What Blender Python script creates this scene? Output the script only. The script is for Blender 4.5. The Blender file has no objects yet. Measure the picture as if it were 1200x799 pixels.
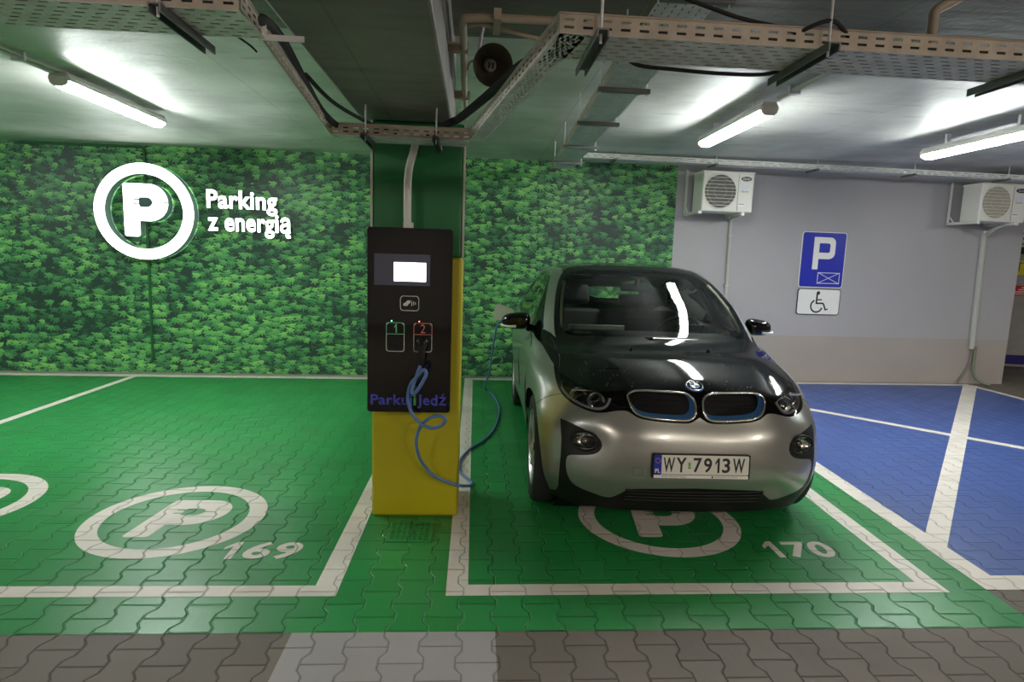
import bpy, bmesh, math, random
import numpy as np
from mathutils import Vector, Matrix, geometry
from mathutils.bvhtree import BVHTree
random.seed(4)
SC = bpy.context.scene
COL = SC.collection
PI = math.pi
# ------------------------------------------------------------------ materials
def new_mat(name):
    m = bpy.data.materials.new(name); m.use_nodes = True
    nt = m.node_tree
    return m, nt, nt.nodes['Principled BSDF']
def N(nt, typ, **kw):
    n = nt.nodes.new(typ)
    for k, v in kw.items():
        if k.startswith('i_'):
            key = k[2:]
            n.inputs[int(key) if key.isdigit() else key].default_value = v
        else: setattr(n, k, v)
    return n
def M(nt, op, a, b=None, c=None, clamp=False):
    n = nt.nodes.new('ShaderNodeMath'); n.operation = op; n.use_clamp = clamp
    for i, x in enumerate((a, b, c)):
        if x is None: continue
        if isinstance(x, (int, float)): n.inputs[i].default_value = x
        else: nt.links.new(x, n.inputs[i])
    return n.outputs[0]
def mixc(nt, fac, a, b):
    n = nt.nodes.new('ShaderNodeMix'); n.data_type = 'RGBA'
    for i, x in ((0, fac), (6, a), (7, b)):
        if isinstance(x, (int, float)): n.inputs[i].default_value = x
        elif isinstance(x, tuple): n.inputs[i].default_value = (*x[:3], 1)
        else: nt.links.new(x, n.inputs[i])
    return n.outputs[2]
def sstep(nt, x, a, b):
    n = nt.nodes.new('ShaderNodeMapRange'); n.interpolation_type = 'SMOOTHSTEP'
    n.inputs[1].default_value = a; n.inputs[2].default_value = b
    nt.links.new(x, n.inputs[0]); return n.outputs[0]
def srgb(r, g, b):
    f = lambda c: (c/255/12.92 if c/255 <= .04045 else ((c/255+.055)/1.055)**2.4)
    return (f(r), f(g), f(b))
def simple(name, col, rough=.5, metal=0., noise=0., scale=8., bump=0., spec=.5, coat=0.):
    m, nt, b = new_mat(name)
    b.inputs['Base Color'].default_value = (*col, 1)
    b.inputs['Roughness'].default_value = rough; b.inputs['Metallic'].default_value = metal
    b.inputs['Specular IOR Level'].default_value = spec; b.inputs['Coat Weight'].default_value = coat
    b.inputs['Coat Roughness'].default_value = .05
    if noise or bump:
        g = N(nt, 'ShaderNodeTexCoord'); n = N(nt, 'ShaderNodeTexNoise')
        n.inputs['Scale'].default_value = scale; n.inputs['Detail'].default_value = 5
        nt.links.new(g.outputs['Object'], n.inputs['Vector'])
        if noise:
            d = tuple(c*(1-noise) for c in col); l = tuple(min(1, c*(1+noise)) for c in col)
            nt.links.new(mixc(nt, sstep(nt, n.outputs[0], .3, .7), d, l), b.inputs['Base Color'])
        if bump:
            bp = N(nt, 'ShaderNodeBump'); bp.inputs['Strength'].default_value = bump; bp.inputs['Distance'].default_value = .01
            nt.links.new(n.outputs[0], bp.inputs['Height']); nt.links.new(bp.outputs[0], b.inputs['Normal'])
    return m
def emit(name, col, strength):
    m, nt, b = new_mat(name)
    b.inputs['Base Color'].default_value = (.9, .9, .9, 1)
    b.inputs['Emission Color'].default_value = (*col, 1); b.inputs['Emission Strength'].default_value = strength
    return m
def glass(name, tint, ior=1.5, rough=0.0):
    m, nt, b = new_mat(name); nt.nodes.remove(b)
    out = nt.nodes['Material Output']
    t = N(nt, 'ShaderNodeBsdfTransparent'); t.inputs[0].default_value = (*tint, 1)
    g = N(nt, 'ShaderNodeBsdfGlossy'); g.inputs['Roughness'].default_value = rough
    f = N(nt, 'ShaderNodeFresnel'); f.inputs[0].default_value = ior
    mx = N(nt, 'ShaderNodeMixShader')
    nt.links.new(f.outputs[0], mx.inputs[0]); nt.links.new(t.outputs[0], mx.inputs[1]); nt.links.new(g.outputs[0], mx.inputs[2])
    nt.links.new(mx.outputs[0], out.inputs[0]); return m

def paver_group():
    g = bpy.data.node_groups.new('Pavers', 'ShaderNodeTree')
    for nm in ('Groove', 'Block'):
        g.interface.new_socket(nm, in_out='OUTPUT', socket_type='NodeSocketFloat')
    g.interface.new_socket('Normal', in_out='OUTPUT', socket_type='NodeSocketVector')
    out = g.nodes.new('NodeGroupOutput')
    pos = N(g, 'ShaderNodeNewGeometry').outputs['Position']
    sp = N(g, 'ShaderNodeSeparateXYZ'); g.links.new(pos, sp.inputs[0])
    CW, BL, A = .147, .20, .0125
    x = M(g, 'ADD', sp.outputs[0], 10*CW*2-.118+CW*20); y = M(g, 'ADD', sp.outputs[1], 10.0+.078)
    fr = M(g, 'FRACT', M(g, 'DIVIDE', y, BL))
    tri = M(g, 'SUBTRACT', M(g, 'MULTIPLY', M(g, 'ABSOLUTE', M(g, 'SUBTRACT', fr, .5)), 4), 1)
    trap = M(g, 'MAXIMUM', M(g, 'MINIMUM', M(g, 'MULTIPLY', tri, 2.8), 1), -1)
    n = M(g, 'ROUND', M(g, 'DIVIDE', x, CW))
    sign = M(g, 'SUBTRACT', 1, M(g, 'MULTIPLY', M(g, 'MODULO', n, 2), 2))
    lx = M(g, 'ADD', M(g, 'MULTIPLY', n, CW), M(g, 'MULTIPLY', M(g, 'MULTIPLY', sign, trap), A))
    dx = M(g, 'SUBTRACT', x, lx); d1 = M(g, 'ABSOLUTE', dx)
    c = M(g, 'SUBTRACT', n, M(g, 'LESS_THAN', dx, 0))
    par = M(g, 'MODULO', c, 2)
    fy = M(g, 'ADD', M(g, 'DIVIDE', y, BL), M(g, 'MULTIPLY', par, .5))
    d2 = M(g, 'MULTIPLY', M(g, 'ABSOLUTE', M(g, 'SUBTRACT', M(g, 'FRACT', fy), .5)), BL)
    d = M(g, 'MINIMUM', d1, d2)
    gr = sstep(g, d, .0008, .0075)
    dark = sstep(g, d, .001, .0035)
    wn = N(g, 'ShaderNodeTexWhiteNoise'); wn.noise_dimensions = '2D'
    cb = N(g, 'ShaderNodeCombineXYZ'); g.links.new(c, cb.inputs[0]); g.links.new(M(g, 'FLOOR', M(g, 'ADD', fy, .5)), cb.inputs[1])
    g.links.new(cb.outputs[0], wn.inputs['Vector'])
    # every block sits at its own height and tilt
    tilt = M(g, 'MULTIPLY', M(g, 'SUBTRACT', wn.outputs['Value'], .5), M(g, 'MULTIPLY', dx, 8.0))
    no = N(g, 'ShaderNodeTexNoise'); no.inputs['Scale'].default_value = 60; no.inputs['Detail'].default_value = 4
    g.links.new(pos, no.inputs['Vector'])
    h = M(g, 'ADD', M(g, 'ADD', gr, M(g, 'MULTIPLY', no.outputs[0], .16)), M(g, 'MULTIPLY', tilt, .35))
    bp = N(g, 'ShaderNodeBump'); bp.inputs['Strength'].default_value = .9; bp.inputs['Distance'].default_value = .005
    g.links.new(h, bp.inputs['Height'])
    g.links.new(dark, out.inputs[0]); g.links.new(wn.outputs['Value'], out.inputs[1]); g.links.new(bp.outputs[0], out.inputs[2])
    return g
PAV = paver_group()
def paver_mat(name, col, rough=.4, groove=.5, var=.08, dirt=.12, spec=.5):
    m, nt, b = new_mat(name)
    g = nt.nodes.new('ShaderNodeGroup'); g.node_tree = PAV
    pos = N(nt, 'ShaderNodeNewGeometry').outputs['Position']
    no = N(nt, 'ShaderNodeTexNoise'); no.inputs['Scale'].default_value = 2.6; no.inputs['Detail'].default_value = 6
    nt.links.new(pos, no.inputs['Vector'])
    c0 = mixc(nt, g.outputs['Block'], tuple(c*(1-var) for c in col), tuple(c*(1+var) for c in col))
    c1 = mixc(nt, M(nt, 'MULTIPLY', sstep(nt, no.outputs[0], .42, .75), dirt), c0, (.12, .105, .085))
    c2 = mixc(nt, M(nt, 'MULTIPLY', M(nt, 'SUBTRACT', 1, g.outputs['Groove']), groove), c1, tuple(c*.18 for c in col))
    nt.links.new(c2, b.inputs['Base Color']); nt.links.new(g.outputs['Normal'], b.inputs['Normal'])
    r = M(nt, 'ADD', M(nt, 'MULTIPLY', no.outputs[0], .22), rough-.1)
    nt.links.new(r, b.inputs['Roughness']); b.inputs['Specular IOR Level'].default_value = spec
    return m

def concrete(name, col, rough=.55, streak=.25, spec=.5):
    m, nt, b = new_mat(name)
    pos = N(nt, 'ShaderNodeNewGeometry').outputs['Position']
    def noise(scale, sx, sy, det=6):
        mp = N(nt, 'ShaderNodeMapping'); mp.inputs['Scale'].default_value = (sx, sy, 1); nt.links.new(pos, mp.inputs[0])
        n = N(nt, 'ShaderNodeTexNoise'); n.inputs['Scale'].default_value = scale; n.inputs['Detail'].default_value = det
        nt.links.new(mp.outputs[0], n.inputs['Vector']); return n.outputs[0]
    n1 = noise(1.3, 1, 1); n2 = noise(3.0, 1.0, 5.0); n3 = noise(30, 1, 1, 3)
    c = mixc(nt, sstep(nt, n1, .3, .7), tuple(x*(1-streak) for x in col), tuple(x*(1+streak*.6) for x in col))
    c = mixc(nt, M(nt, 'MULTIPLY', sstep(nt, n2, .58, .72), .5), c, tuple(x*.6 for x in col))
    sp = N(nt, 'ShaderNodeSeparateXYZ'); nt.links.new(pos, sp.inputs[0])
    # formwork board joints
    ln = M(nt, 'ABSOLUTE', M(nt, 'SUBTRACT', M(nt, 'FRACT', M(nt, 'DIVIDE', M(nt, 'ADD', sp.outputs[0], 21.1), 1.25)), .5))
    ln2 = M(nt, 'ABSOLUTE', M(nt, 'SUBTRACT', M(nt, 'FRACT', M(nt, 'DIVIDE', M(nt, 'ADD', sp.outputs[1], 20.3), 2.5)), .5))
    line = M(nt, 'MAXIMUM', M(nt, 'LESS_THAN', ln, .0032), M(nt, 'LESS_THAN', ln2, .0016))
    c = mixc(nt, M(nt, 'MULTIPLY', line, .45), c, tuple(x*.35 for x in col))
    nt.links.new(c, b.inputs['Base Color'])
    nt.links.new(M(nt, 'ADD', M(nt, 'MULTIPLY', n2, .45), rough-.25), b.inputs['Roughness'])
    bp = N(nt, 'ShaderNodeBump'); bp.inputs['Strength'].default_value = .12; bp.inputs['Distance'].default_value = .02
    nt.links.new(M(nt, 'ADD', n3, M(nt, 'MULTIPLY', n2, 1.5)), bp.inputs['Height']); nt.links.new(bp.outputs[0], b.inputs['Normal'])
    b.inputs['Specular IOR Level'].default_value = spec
    return m

def ivy_mat():
    m, nt, b = new_mat('printed_ivy')
    pos = N(nt, 'ShaderNodeTexCoord').outputs['Object']
    sp = N(nt, 'ShaderNodeSeparateXYZ'); nt.links.new(pos, sp.inputs[0])
    big = N(nt, 'ShaderNodeTexNoise'); big.inputs['Scale'].default_value = .9; big.inputs['Detail'].default_value = 3
    nt.links.new(pos, big.inputs['Vector'])
    mid = N(nt, 'ShaderNodeTexNoise'); mid.inputs['Scale'].default_value = 2.2; mid.inputs['Detail'].default_value = 4
    nt.links.new(pos, mid.inputs['Vector'])
    lush = M(nt, 'ADD', M(nt, 'MULTIPLY', big.outputs[0], .9), M(nt, 'MULTIPLY', mid.outputs[0], .75))   # ~ .82 mean
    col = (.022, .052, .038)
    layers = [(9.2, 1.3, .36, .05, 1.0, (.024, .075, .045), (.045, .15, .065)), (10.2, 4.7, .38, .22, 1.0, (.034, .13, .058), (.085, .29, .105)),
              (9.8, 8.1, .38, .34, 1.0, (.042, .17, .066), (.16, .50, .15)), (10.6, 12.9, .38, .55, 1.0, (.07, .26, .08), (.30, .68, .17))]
    for sc, off, rad, thr, rnd, ca, cb in layers:
        cx = N(nt, 'ShaderNodeCombineXYZ')
        nt.links.new(M(nt, 'ADD', sp.outputs[0], off), cx.inputs[0]); nt.links.new(M(nt, 'ADD', sp.outputs[2], off*1.7), cx.inputs[1])
        v = N(nt, 'ShaderNodeTexVoronoi'); v.voronoi_dimensions = '2D'; v.inputs['Scale'].default_value = sc; v.inputs['Randomness'].default_value = rnd*.8
        nt.links.new(cx.outputs[0], v.inputs['Vector'])
        sub = N(nt, 'ShaderNodeVectorMath'); sub.operation = 'SUBTRACT'
        nt.links.new(cx.outputs[0], sub.inputs[0]); nt.links.new(v.outputs['Position'], sub.inputs[1])
        s2 = N(nt, 'ShaderNodeSeparateXYZ'); nt.links.new(sub.outputs[0], s2.inputs[0])
        rc = N(nt, 'ShaderNodeSeparateColor'); nt.links.new(v.outputs['Color'], rc.inputs[0])
        lx = M(nt, 'MULTIPLY', s2.outputs[0], sc); lz = M(nt, 'MULTIPLY', s2.outputs[1], sc)
        ang = M(nt, 'ADD', M(nt, 'ARCTAN2', lx, M(nt, 'MULTIPLY', lz, -1)), M(nt, 'MULTIPLY', M(nt, 'SUBTRACT', rc.outputs[1], .5), .7))
        rr = M(nt, 'SQRT', M(nt, 'ADD', M(nt, 'MULTIPLY', lx, lx), M(nt, 'MULTIPLY', lz, lz)))
        aa = M(nt, 'ABSOLUTE', ang); fr_ = M(nt, 'ABSOLUTE', M(nt, 'SUBTRACT', M(nt, 'FRACT', M(nt, 'ADD', M(nt, 'DIVIDE', aa, .87), .5)), .5)); lobe = M(nt, 'POWER', M(nt, 'SUBTRACT', 1, M(nt, 'MULTIPLY', fr_, 2)), 1.3); upper = sstep(nt, aa, 2.05, 2.3); lobe = M(nt, 'ADD', M(nt, 'MULTIPLY', lobe, M(nt, 'SUBTRACT', 1, upper)), M(nt, 'MULTIPLY', upper, -.10))
        R = M(nt, 'ADD', .62, M(nt, 'MULTIPLY', lobe, .92))
        R = M(nt, 'MULTIPLY', R, M(nt, 'ADD', rad, M(nt, 'MULTIPLY', rc.outputs[2], .12)))
        mask = M(nt, 'GREATER_THAN', R, rr)
        on = M(nt, 'GREATER_THAN', M(nt, 'ADD', rc.outputs[0], M(nt, 'MULTIPLY', M(nt, 'SUBTRACT', lush, .82), 1.6)), thr)
        mask = M(nt, 'MULTIPLY', mask, on)
        # veins + leaf-to-leaf colour
        vein = M(nt, 'MULTIPLY', M(nt, 'LESS_THAN', fr_, .04), .22)
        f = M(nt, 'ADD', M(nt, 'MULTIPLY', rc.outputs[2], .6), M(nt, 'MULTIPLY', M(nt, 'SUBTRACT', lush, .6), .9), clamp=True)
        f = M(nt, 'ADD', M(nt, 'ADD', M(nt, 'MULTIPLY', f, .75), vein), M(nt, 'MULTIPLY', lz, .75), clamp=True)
        leaf = mixc(nt, f, ca, cb)
        col = mixc(nt, mask, col, leaf)
    nt.links.new(col, b.inputs['Base Color'])
    b.inputs['Roughness'].default_value = .42; b.inputs['Specular IOR Level'].default_value = .35
    return m

def wall_mat():
    m, nt, b = new_mat('painted_wall')
    pos = N(nt, 'ShaderNodeNewGeometry').outputs['Position']
    sp = N(nt, 'ShaderNodeSeparateXYZ'); nt.links.new(pos, sp.inputs[0])
    n = N(nt, 'ShaderNodeTexNoise'); n.inputs['Scale'].default_value = 1.7; n.inputs['Detail'].default_value = 6; nt.links.new(pos, n.inputs['Vector'])
    up = mixc(nt, n.outputs[0], srgb(164, 160, 162), srgb(176, 172, 174)); lo = mixc(nt, n.outputs[0], srgb(160, 150, 143), srgb(174, 164, 156))
    nt.links.new(mixc(nt, M(nt, 'GREATER_THAN', sp.outputs[2], .64), lo, up), b.inputs['Base Color'])
    n2 = N(nt, 'ShaderNodeTexNoise'); n2.inputs['Scale'].default_value = 90; nt.links.new(pos, n2.inputs['Vector'])
    bp = N(nt, 'ShaderNodeBump'); bp.inputs['Strength'].default_value = .12; bp.inputs['Distance'].default_value = .01
    nt.links.new(n2.outputs[0], bp.inputs['Height']); nt.links.new(bp.outputs[0], b.inputs['Normal'])
    b.inputs['Roughness'].default_value = .55
    return m
MT = {}
MT['green'] = paver_mat('green_paint', srgb(40, 138, 70), .32, .55, .07, .10)
MT['white_line'] = paver_mat('white_paint', srgb(226, 217, 207), .42, .45, .04, .18)
MT['blue_paint'] = paver_mat('blue_paint', srgb(62, 86, 150), .4, .55, .07, .12)
MT['grey_paver'] = paver_mat('grey_pavers', srgb(112, 103, 94), .6, .75, .12, .25, .35)
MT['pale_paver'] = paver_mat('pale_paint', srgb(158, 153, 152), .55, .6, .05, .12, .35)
MT['concrete'] = concrete('ceiling_concrete', (.60, .595, .57), .5)
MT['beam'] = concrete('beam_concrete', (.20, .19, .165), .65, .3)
MT['ivy'] = ivy_mat(); MT['wall'] = wall_mat()
MT['plain_wall'] = simple('far_wall', srgb(165, 160, 155), .6, noise=.06)
MT['yellow'] = simple('yellow_paint', srgb(178, 166, 14), .42, noise=.05, scale=3, bump=.12)
MT['col_green'] = simple('column_green', srgb(24, 110, 60), .45, noise=.05, scale=3, bump=.1)
MT['guard'] = simple('corner_strip', srgb(196, 196, 186), .5)
MT['black_gloss'] = simple('black_glass', (.006, .006, .007), .06, spec=.6)
MT['black_panel'] = simple('black_side', (.012, .012, .013), .35)
MT['black'] = simple('black_plastic', (.006, .006, .0065), .55, spec=.3)
MT['rubber'] = simple('rubber', (.016, .016, .017), .75, bump=.1, scale=40)
MT['galv'] = simple('galvanised', (.66, .67, .70), .45, metal=.12, noise=.12, scale=14)
MT['galv_lip'] = simple('galvanised_warm_lit', (.36, .31, .255), .5, metal=.35, noise=.12, scale=14)  # same steel as the trays, tan of the warm light put into its colour
MT['rail'] = simple('channel_steel', (.16, .17, .165), .5, metal=.6, noise=.1)
MT['white_metal'] = simple('white_metal', srgb(214, 212, 204), .4)
MT['ac_white'] = simple('cream_metal', srgb(222, 218, 208), .42)
MT['pvc'] = simple('grey_pvc', srgb(186, 186, 178), .5)
MT['pvc_warm'] = simple('beige_pvc', srgb(170, 158, 140), .5)
MT['lamp_housing'] = simple('lamp_grey', srgb(205, 203, 198), .5)
MT['cable_blue'] = simple('blue_cable', srgb(86, 116, 172), .42)
MT['green_pipe'] = simple('green_pipe', (.012, .10, .03), .5)
MT['sign_blue'] = simple('sign_blue', srgb(32, 44, 168), .35)
MT['sign_white'] = simple('sign_white', srgb(232, 230, 226), .4)
MT['sign_black'] = simple('sign_black', (.015, .015, .015), .5)
MT['sign_yellow'] = simple('sign_yellow', srgb(236, 214, 30), .45)
MT['sign_red'] = simple('sign_red', srgb(214, 40, 36), .45)
MT['sign_green'] = simple('sign_green', srgb(60, 170, 90), .45)
MT['sign_side'] = simple('letter_side', srgb(150, 178, 168), .4)
MT['plug_grey'] = simple('plug_grey', srgb(58, 86, 84), .5)
MT['speaker'] = simple('horn_grey', srgb(140, 146, 132), .5)
MT['speaker_in'] = simple('horn_inside', srgb(70, 64, 54), .6)
MT['dark_grille'] = simple('fan_dark', srgb(92, 88, 82), .6)
MT['silver'] = simple('silver_paint', srgb(162, 163, 158), .30, metal=.72, coat=.6)
MT['car_black'] = simple('black_car_paint', (.0025, .0025, .0027), .06, spec=.42, coat=0)
MT['trim_black'] = simple('satin_black_trim', (.008, .008, .008), .5, spec=.3)
MT['chrome'] = simple('chrome', (.75, .73, .68), .16, metal=1)
MT['bmw_blue'] = simple('grille_blue', srgb(70, 120, 180), .35)
MT['alloy'] = simple('alloy', (.55, .55, .55), .28, metal=.9)
MT['inside'] = simple('cabin_dark', (.007, .007, .0075), .7)
MT['seat'] = simple('seat_cloth', (.003, .003, .003), .8)
MT['dash_grey'] = simple('dash_grey', (.16, .17, .165), .6)
MT['plate_white'] = simple('plate_white', srgb(226, 224, 216), .35)
MT['flap_beige'] = simple('flap_inner', srgb(170, 168, 150), .5)
MT['screen'] = emit('screen_lit', (.93, .96, 1), 1.2)
MT['lamp'] = emit('lamp_diffuser', (.93, 1.0, .97), 30)
MT['lamp_warm'] = emit('lamp_diffuser_warm', (1.0, .89, .76), 50)
MT['sign_lit'] = emit('sign_face_lit', (.97, 1, .99), 1.3)
MT['led_green'] = emit('led_green', (.1, 1, .45), 2.0)
MT['led_red'] = emit('led_red', (1, .12, .1), 2.0)
MT['line_white'] = simple('print_white', srgb(205, 208, 205), .4)
MT['line_green'] = simple('print_green', srgb(110, 205, 160), .4)
MT['line_red'] = simple('print_red', srgb(205, 120, 110), .4)
MT['txt_blue'] = simple('print_blue', srgb(70, 72, 185), .4)
MT['txt_green'] = simple('print_lime', srgb(80, 170, 60), .4)
MT['glass'] = glass('windscreen_glass', (.86, .92, .88), 1.36)
MT['glass_side'] = glass('side_glass', (.45, .50, .47), 1.5)
MT['lens'] = glass('lens_clear', (.85, .87, .88), 1.45)
MT['led_guide'] = simple('light_guide', srgb(200, 205, 210), .2)
MT['amber'] = simple('amber', srgb(200, 110, 30), .3)
MT['red_plastic'] = simple('red_plastic', srgb(190, 30, 30), .3)

# ------------------------------------------------------------------ object helpers
def tag(o, label=None, cat=None, group=None, kind=None):
    if label: o['label'] = label
    if cat: o['category'] = cat
    if group: o['group'] = group
    if kind: o['kind'] = kind
    return o
def empty(name, loc=(0, 0, 0), rz=0, label=None, cat=None, group=None):
    o = bpy.data.objects.new(name, None); COL.objects.link(o)
    o.location = loc; o.rotation_euler = (0, 0, rz); o.empty_display_size = .1
    return tag(o, label, cat, group)
def link(name, me, mat, parent=None, smooth=False, bevel=0, seg=2):
    o = bpy.data.objects.new(name, me); COL.objects.link(o)
    for m in (mat if isinstance(mat, (list, tuple)) else [mat]):
        me.materials.append(MT[m] if isinstance(m, str) else m)
    if parent: o.parent = parent
    if smooth:
        for p in me.polygons: p.use_smooth = True
    if bevel:
        b = o.modifiers.new('Bevel', 'BEVEL'); b.width = bevel; b.segments = seg; b.limit_method = 'ANGLE'; b.angle_limit = math.radians(40)
        b.harden_normals = False
    return o
class MB:
    def __init__(s): s.v = []; s.f = []; s.mi = []; s.sm = []
    def add(s, vs, fs, mi=0, sm=False):
        o = len(s.v); s.v += [tuple(v) for v in vs]
        for f in fs: s.f.append(tuple(i+o for i in f)); s.mi.append(mi); s.sm.append(sm)
        return s
    def box(s, x0, x1, y0, y1, z0, z1, mi=0, mat=None):
        vs = [Vector(p) for p in ((x0,y0,z0),(x1,y0,z0),(x1,y1,z0),(x0,y1,z0),(x0,y0,z1),(x1,y0,z1),(x1,y1,z1),(x0,y1,z1))]
        if mat: vs = [mat @ v for v in vs]
        return s.add(vs, [(0,3,2,1),(4,5,6,7),(0,1,5,4),(1,2,6,5),(2,3,7,6),(3,0,4,7)], mi)
    def tube(s, pts, r, n=10, mi=0, cap=True, close=False):
        pts = [Vector(p) for p in pts]; L = len(pts); rs = r if isinstance(r, (list, tuple)) else [r]*L
        vs = []; up = None
        for i, p in enumerate(pts):
            a = pts[(i-1) % L] if (close or i > 0) else p; b = pts[(i+1) % L] if (close or i < L-1) else p
            t = (b-a).normalized()
            if up is None:
                up = Vector((0,0,1)) if abs(t.z) < .9 else Vector((1,0,0))
            up = (up - t*up.dot(t)).normalized(); si = t.cross(up)
            for k in range(n):
                c = 2*PI*k/n; vs.append(p + (up*math.cos(c)+si*math.sin(c))*rs[i])
        fs = []
        for i in range(L if close else L-1):
            j = (i+1) % L
            for k in range(n): fs.append((i*n+k, i*n+(k+1) % n, j*n+(k+1) % n, j*n+k))
        s.add(vs, fs, mi, True)
        if cap and not close:
            s.add(vs[:n], [tuple(range(n))][::-1], mi); s.add(vs[-n:], [tuple(range(n))], mi)
        return s
    def lathe(s, prof, mat=None, n=32, mi=0):          # prof: (radius, height along local z)
        vs = []
        for r, h in prof:
            for k in range(n): vs.append(Vector((r*math.cos(2*PI*k/n), r*math.sin(2*PI*k/n), h)))
        if mat: vs = [mat @ v for v in vs]
        fs = [(i*n+k, i*n+(k+1) % n, (i+1)*n+(k+1) % n, (i+1)*n+k) for i in range(len(prof)-1) for k in range(n)]
        return s.add(vs, fs, mi, True)
    def prism(s, poly, d0, d1, mat=None, mi=0):         # polygon in local xz, thickness along y
        n = len(poly); vs = [Vector((x, d0, z)) for x, z in poly]+[Vector((x, d1, z)) for x, z in poly]
        if mat: vs = [mat @ v for v in vs]
        fs = [tuple(range(n)), tuple(range(2*n-1, n-1, -1))]+[(i, n+i, n+(i+1) % n, (i+1) % n) for i in range(n)]
        return s.add(vs, fs, mi)
    def mesh(s, name):
        me = bpy.data.meshes.new(name); me.from_pydata(s.v, [], s.f); me.update()
        me.polygons.foreach_set('material_index', s.mi); me.polygons.foreach_set('use_smooth', s.sm)
        bm = bmesh.new(); bm.from_mesh(me); bmesh.ops.recalc_face_normals(bm, faces=bm.faces); bm.to_mesh(me); bm.free()
        return me
    def build(s, name, mat, parent=None, bevel=0, seg=2):
        return link(name, s.mesh(name), mat, parent, False, bevel, seg)
def cat_rom(pts, k=8, close=False):
    P = [Vector(p) for p in pts]; L = len(P); out = []
    for i in range(L if close else L-1):
        if close: a, b, c, d = P[(i-1) % L], P[i], P[(i+1) % L], P[(i+2) % L]
        else: a, b, c, d = P[max(i-1, 0)], P[i], P[i+1], P[min(i+2, L-1)]
        for j in range(k):
            t = j/k; out.append(.5*((2*b)+(c-a)*t+(2*a-5*b+4*c-d)*t*t+(3*b-a-3*c+d)*t**3))
    if not close: out.append(P[-1])
    return out
def flat_mesh(name, loops, extrude=0., offset=0., bevel=0.):
    """filled 2-D outline (inner loops become holes) lying in xy, thickness along z"""
    cu = bpy.data.curves.new(name, 'CURVE'); cu.dimensions = '2D'; cu.fill_mode = 'BOTH' if (extrude or True) else 'NONE'
    cu.extrude = extrude; cu.bevel_depth = bevel; cu.offset = offset
    for lp in loops:
        sp = cu.splines.new('POLY'); sp.points.add(len(lp)-1); sp.use_cyclic_u = True
        for p, q in zip(sp.points, lp): p.co = (q[0], q[1], 0, 1)
    return curve_to_mesh(name, cu)
def curve_to_mesh(name, cu):
    ob = bpy.data.objects.new('tmp', cu); COL.objects.link(ob)
    dg = bpy.context.evaluated_depsgraph_get(); dg.update()
    me = bpy.data.meshes.new_from_object(ob.evaluated_get(dg)); me.name = name
    bpy.data.objects.remove(ob); bpy.data.curves.remove(cu)
    me.materials.clear()
    return me
def text_mesh(name, body, w, h, extrude=0., bold=0., shear=0.):
    """text fitted to a w x h box whose lower left corner is the origin, in the xy plane"""
    cu = bpy.data.curves.new(name, 'FONT'); cu.body = body; cu.size = 1; cu.extrude = 0; cu.offset = bold; cu.shear = shear; cu.space_character = 1+bold*2.2; cu.resolution_u = 4
    me = curve_to_mesh(name, cu)
    co = np.array([v.co[:] for v in me.vertices]); lo = co.min(0); hi = co.max(0)
    sx = w/(hi[0]-lo[0]); sy = (h/(hi[1]-lo[1])) if h else sx
    for v in me.vertices: v.co = ((v.co.x-lo[0])*sx, (v.co.y-lo[1])*sy, 0)
    if extrude:
        bm = bmesh.new(); bm.from_mesh(me)
        bmesh.ops.remove_doubles(bm, verts=bm.verts, dist=1e-5)
        r = bmesh.ops.extrude_face_region(bm, geom=bm.faces[:])
        bmesh.ops.translate(bm, vec=(0, 0, extrude), verts=[g for g in r['geom'] if isinstance(g, bmesh.types.BMVert)])
        bmesh.ops.recalc_face_normals(bm, faces=bm.faces); bm.to_mesh(me); bm.free()
    return me
def one_mesh(name, w, h):
    """the digit 1 with a flag, w x h"""
    return flat_mesh(name, [[(x*w, y*h) for x, y in ((.52, 0), (1, 0), (1, 1), (.60, 1), (0, .70), (0, .52), (.52, .74))]])
def join_mesh(name, parts):
    bm = bmesh.new()
    for me, x in parts:
        me.transform(Matrix.Translation((x, 0, 0))); bm.from_mesh(me); bpy.data.meshes.remove(me)
    out = bpy.data.meshes.new(name); bm.to_mesh(out); bm.free(); return out
def xf(me, mat):
    me.transform(mat); me.update(); return me
UPR = Matrix.Rotation(PI/2, 4, 'X')          # xy drawing -> standing in xz, its face towards -y
def circle(r, n=64, cx=0, cy=0): return [(cx+r*math.cos(2*PI*i/n), cy+r*math.sin(2*PI*i/n)) for i in range(n)]
def rrect(x0, x1, y0, y1, r, n=5):
    out = []
    for cx, cy, a in ((x1-r, y0+r, -PI/2), (x1-r, y1-r, 0), (x0+r, y1-r, PI/2), (x0+r, y0+r, PI)):
        for i in range(n+1): out.append((cx+r*math.cos(a+PI/2*i/n), cy+r*math.sin(a+PI/2*i/n)))
    return out
def chaikin(p, k=1, close=True):
    for _ in range(k):
        q = []
        L = len(p)
        for i in range(L if close else L-1):
            a, b = p[i], p[(i+1) % L]
            q.append(tuple(.75*x+.25*y for x, y in zip(a, b))); q.append(tuple(.25*x+.75*y for x, y in zip(a, b)))
        if not close: q = [p[0]]+q+[p[-1]]
        p = q
    return p
def perf_sheet(L, W, rows):
    """flat sheet 0..L by 0..W with real slots; rows: (t0, t1, pitch, slot length, phase)"""
    mb = MB(); t = 0
    def q(a, b, c, d): mb.add([(a, c, 0), (b, c, 0), (b, d, 0), (a, d, 0)], [(0, 1, 2, 3)])
    for t0, t1, pitch, sl, ph in sorted(rows):
        q(0, L, t, t0); s = 0; k = 0
        while True:
            a = ph+k*pitch
            if a+sl > L: break
            if a > s: q(s, a, t0, t1)
            s = a+sl; k += 1
        q(s, L, t0, t1); t = t1
    q(0, L, t, W)
    return mb
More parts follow.
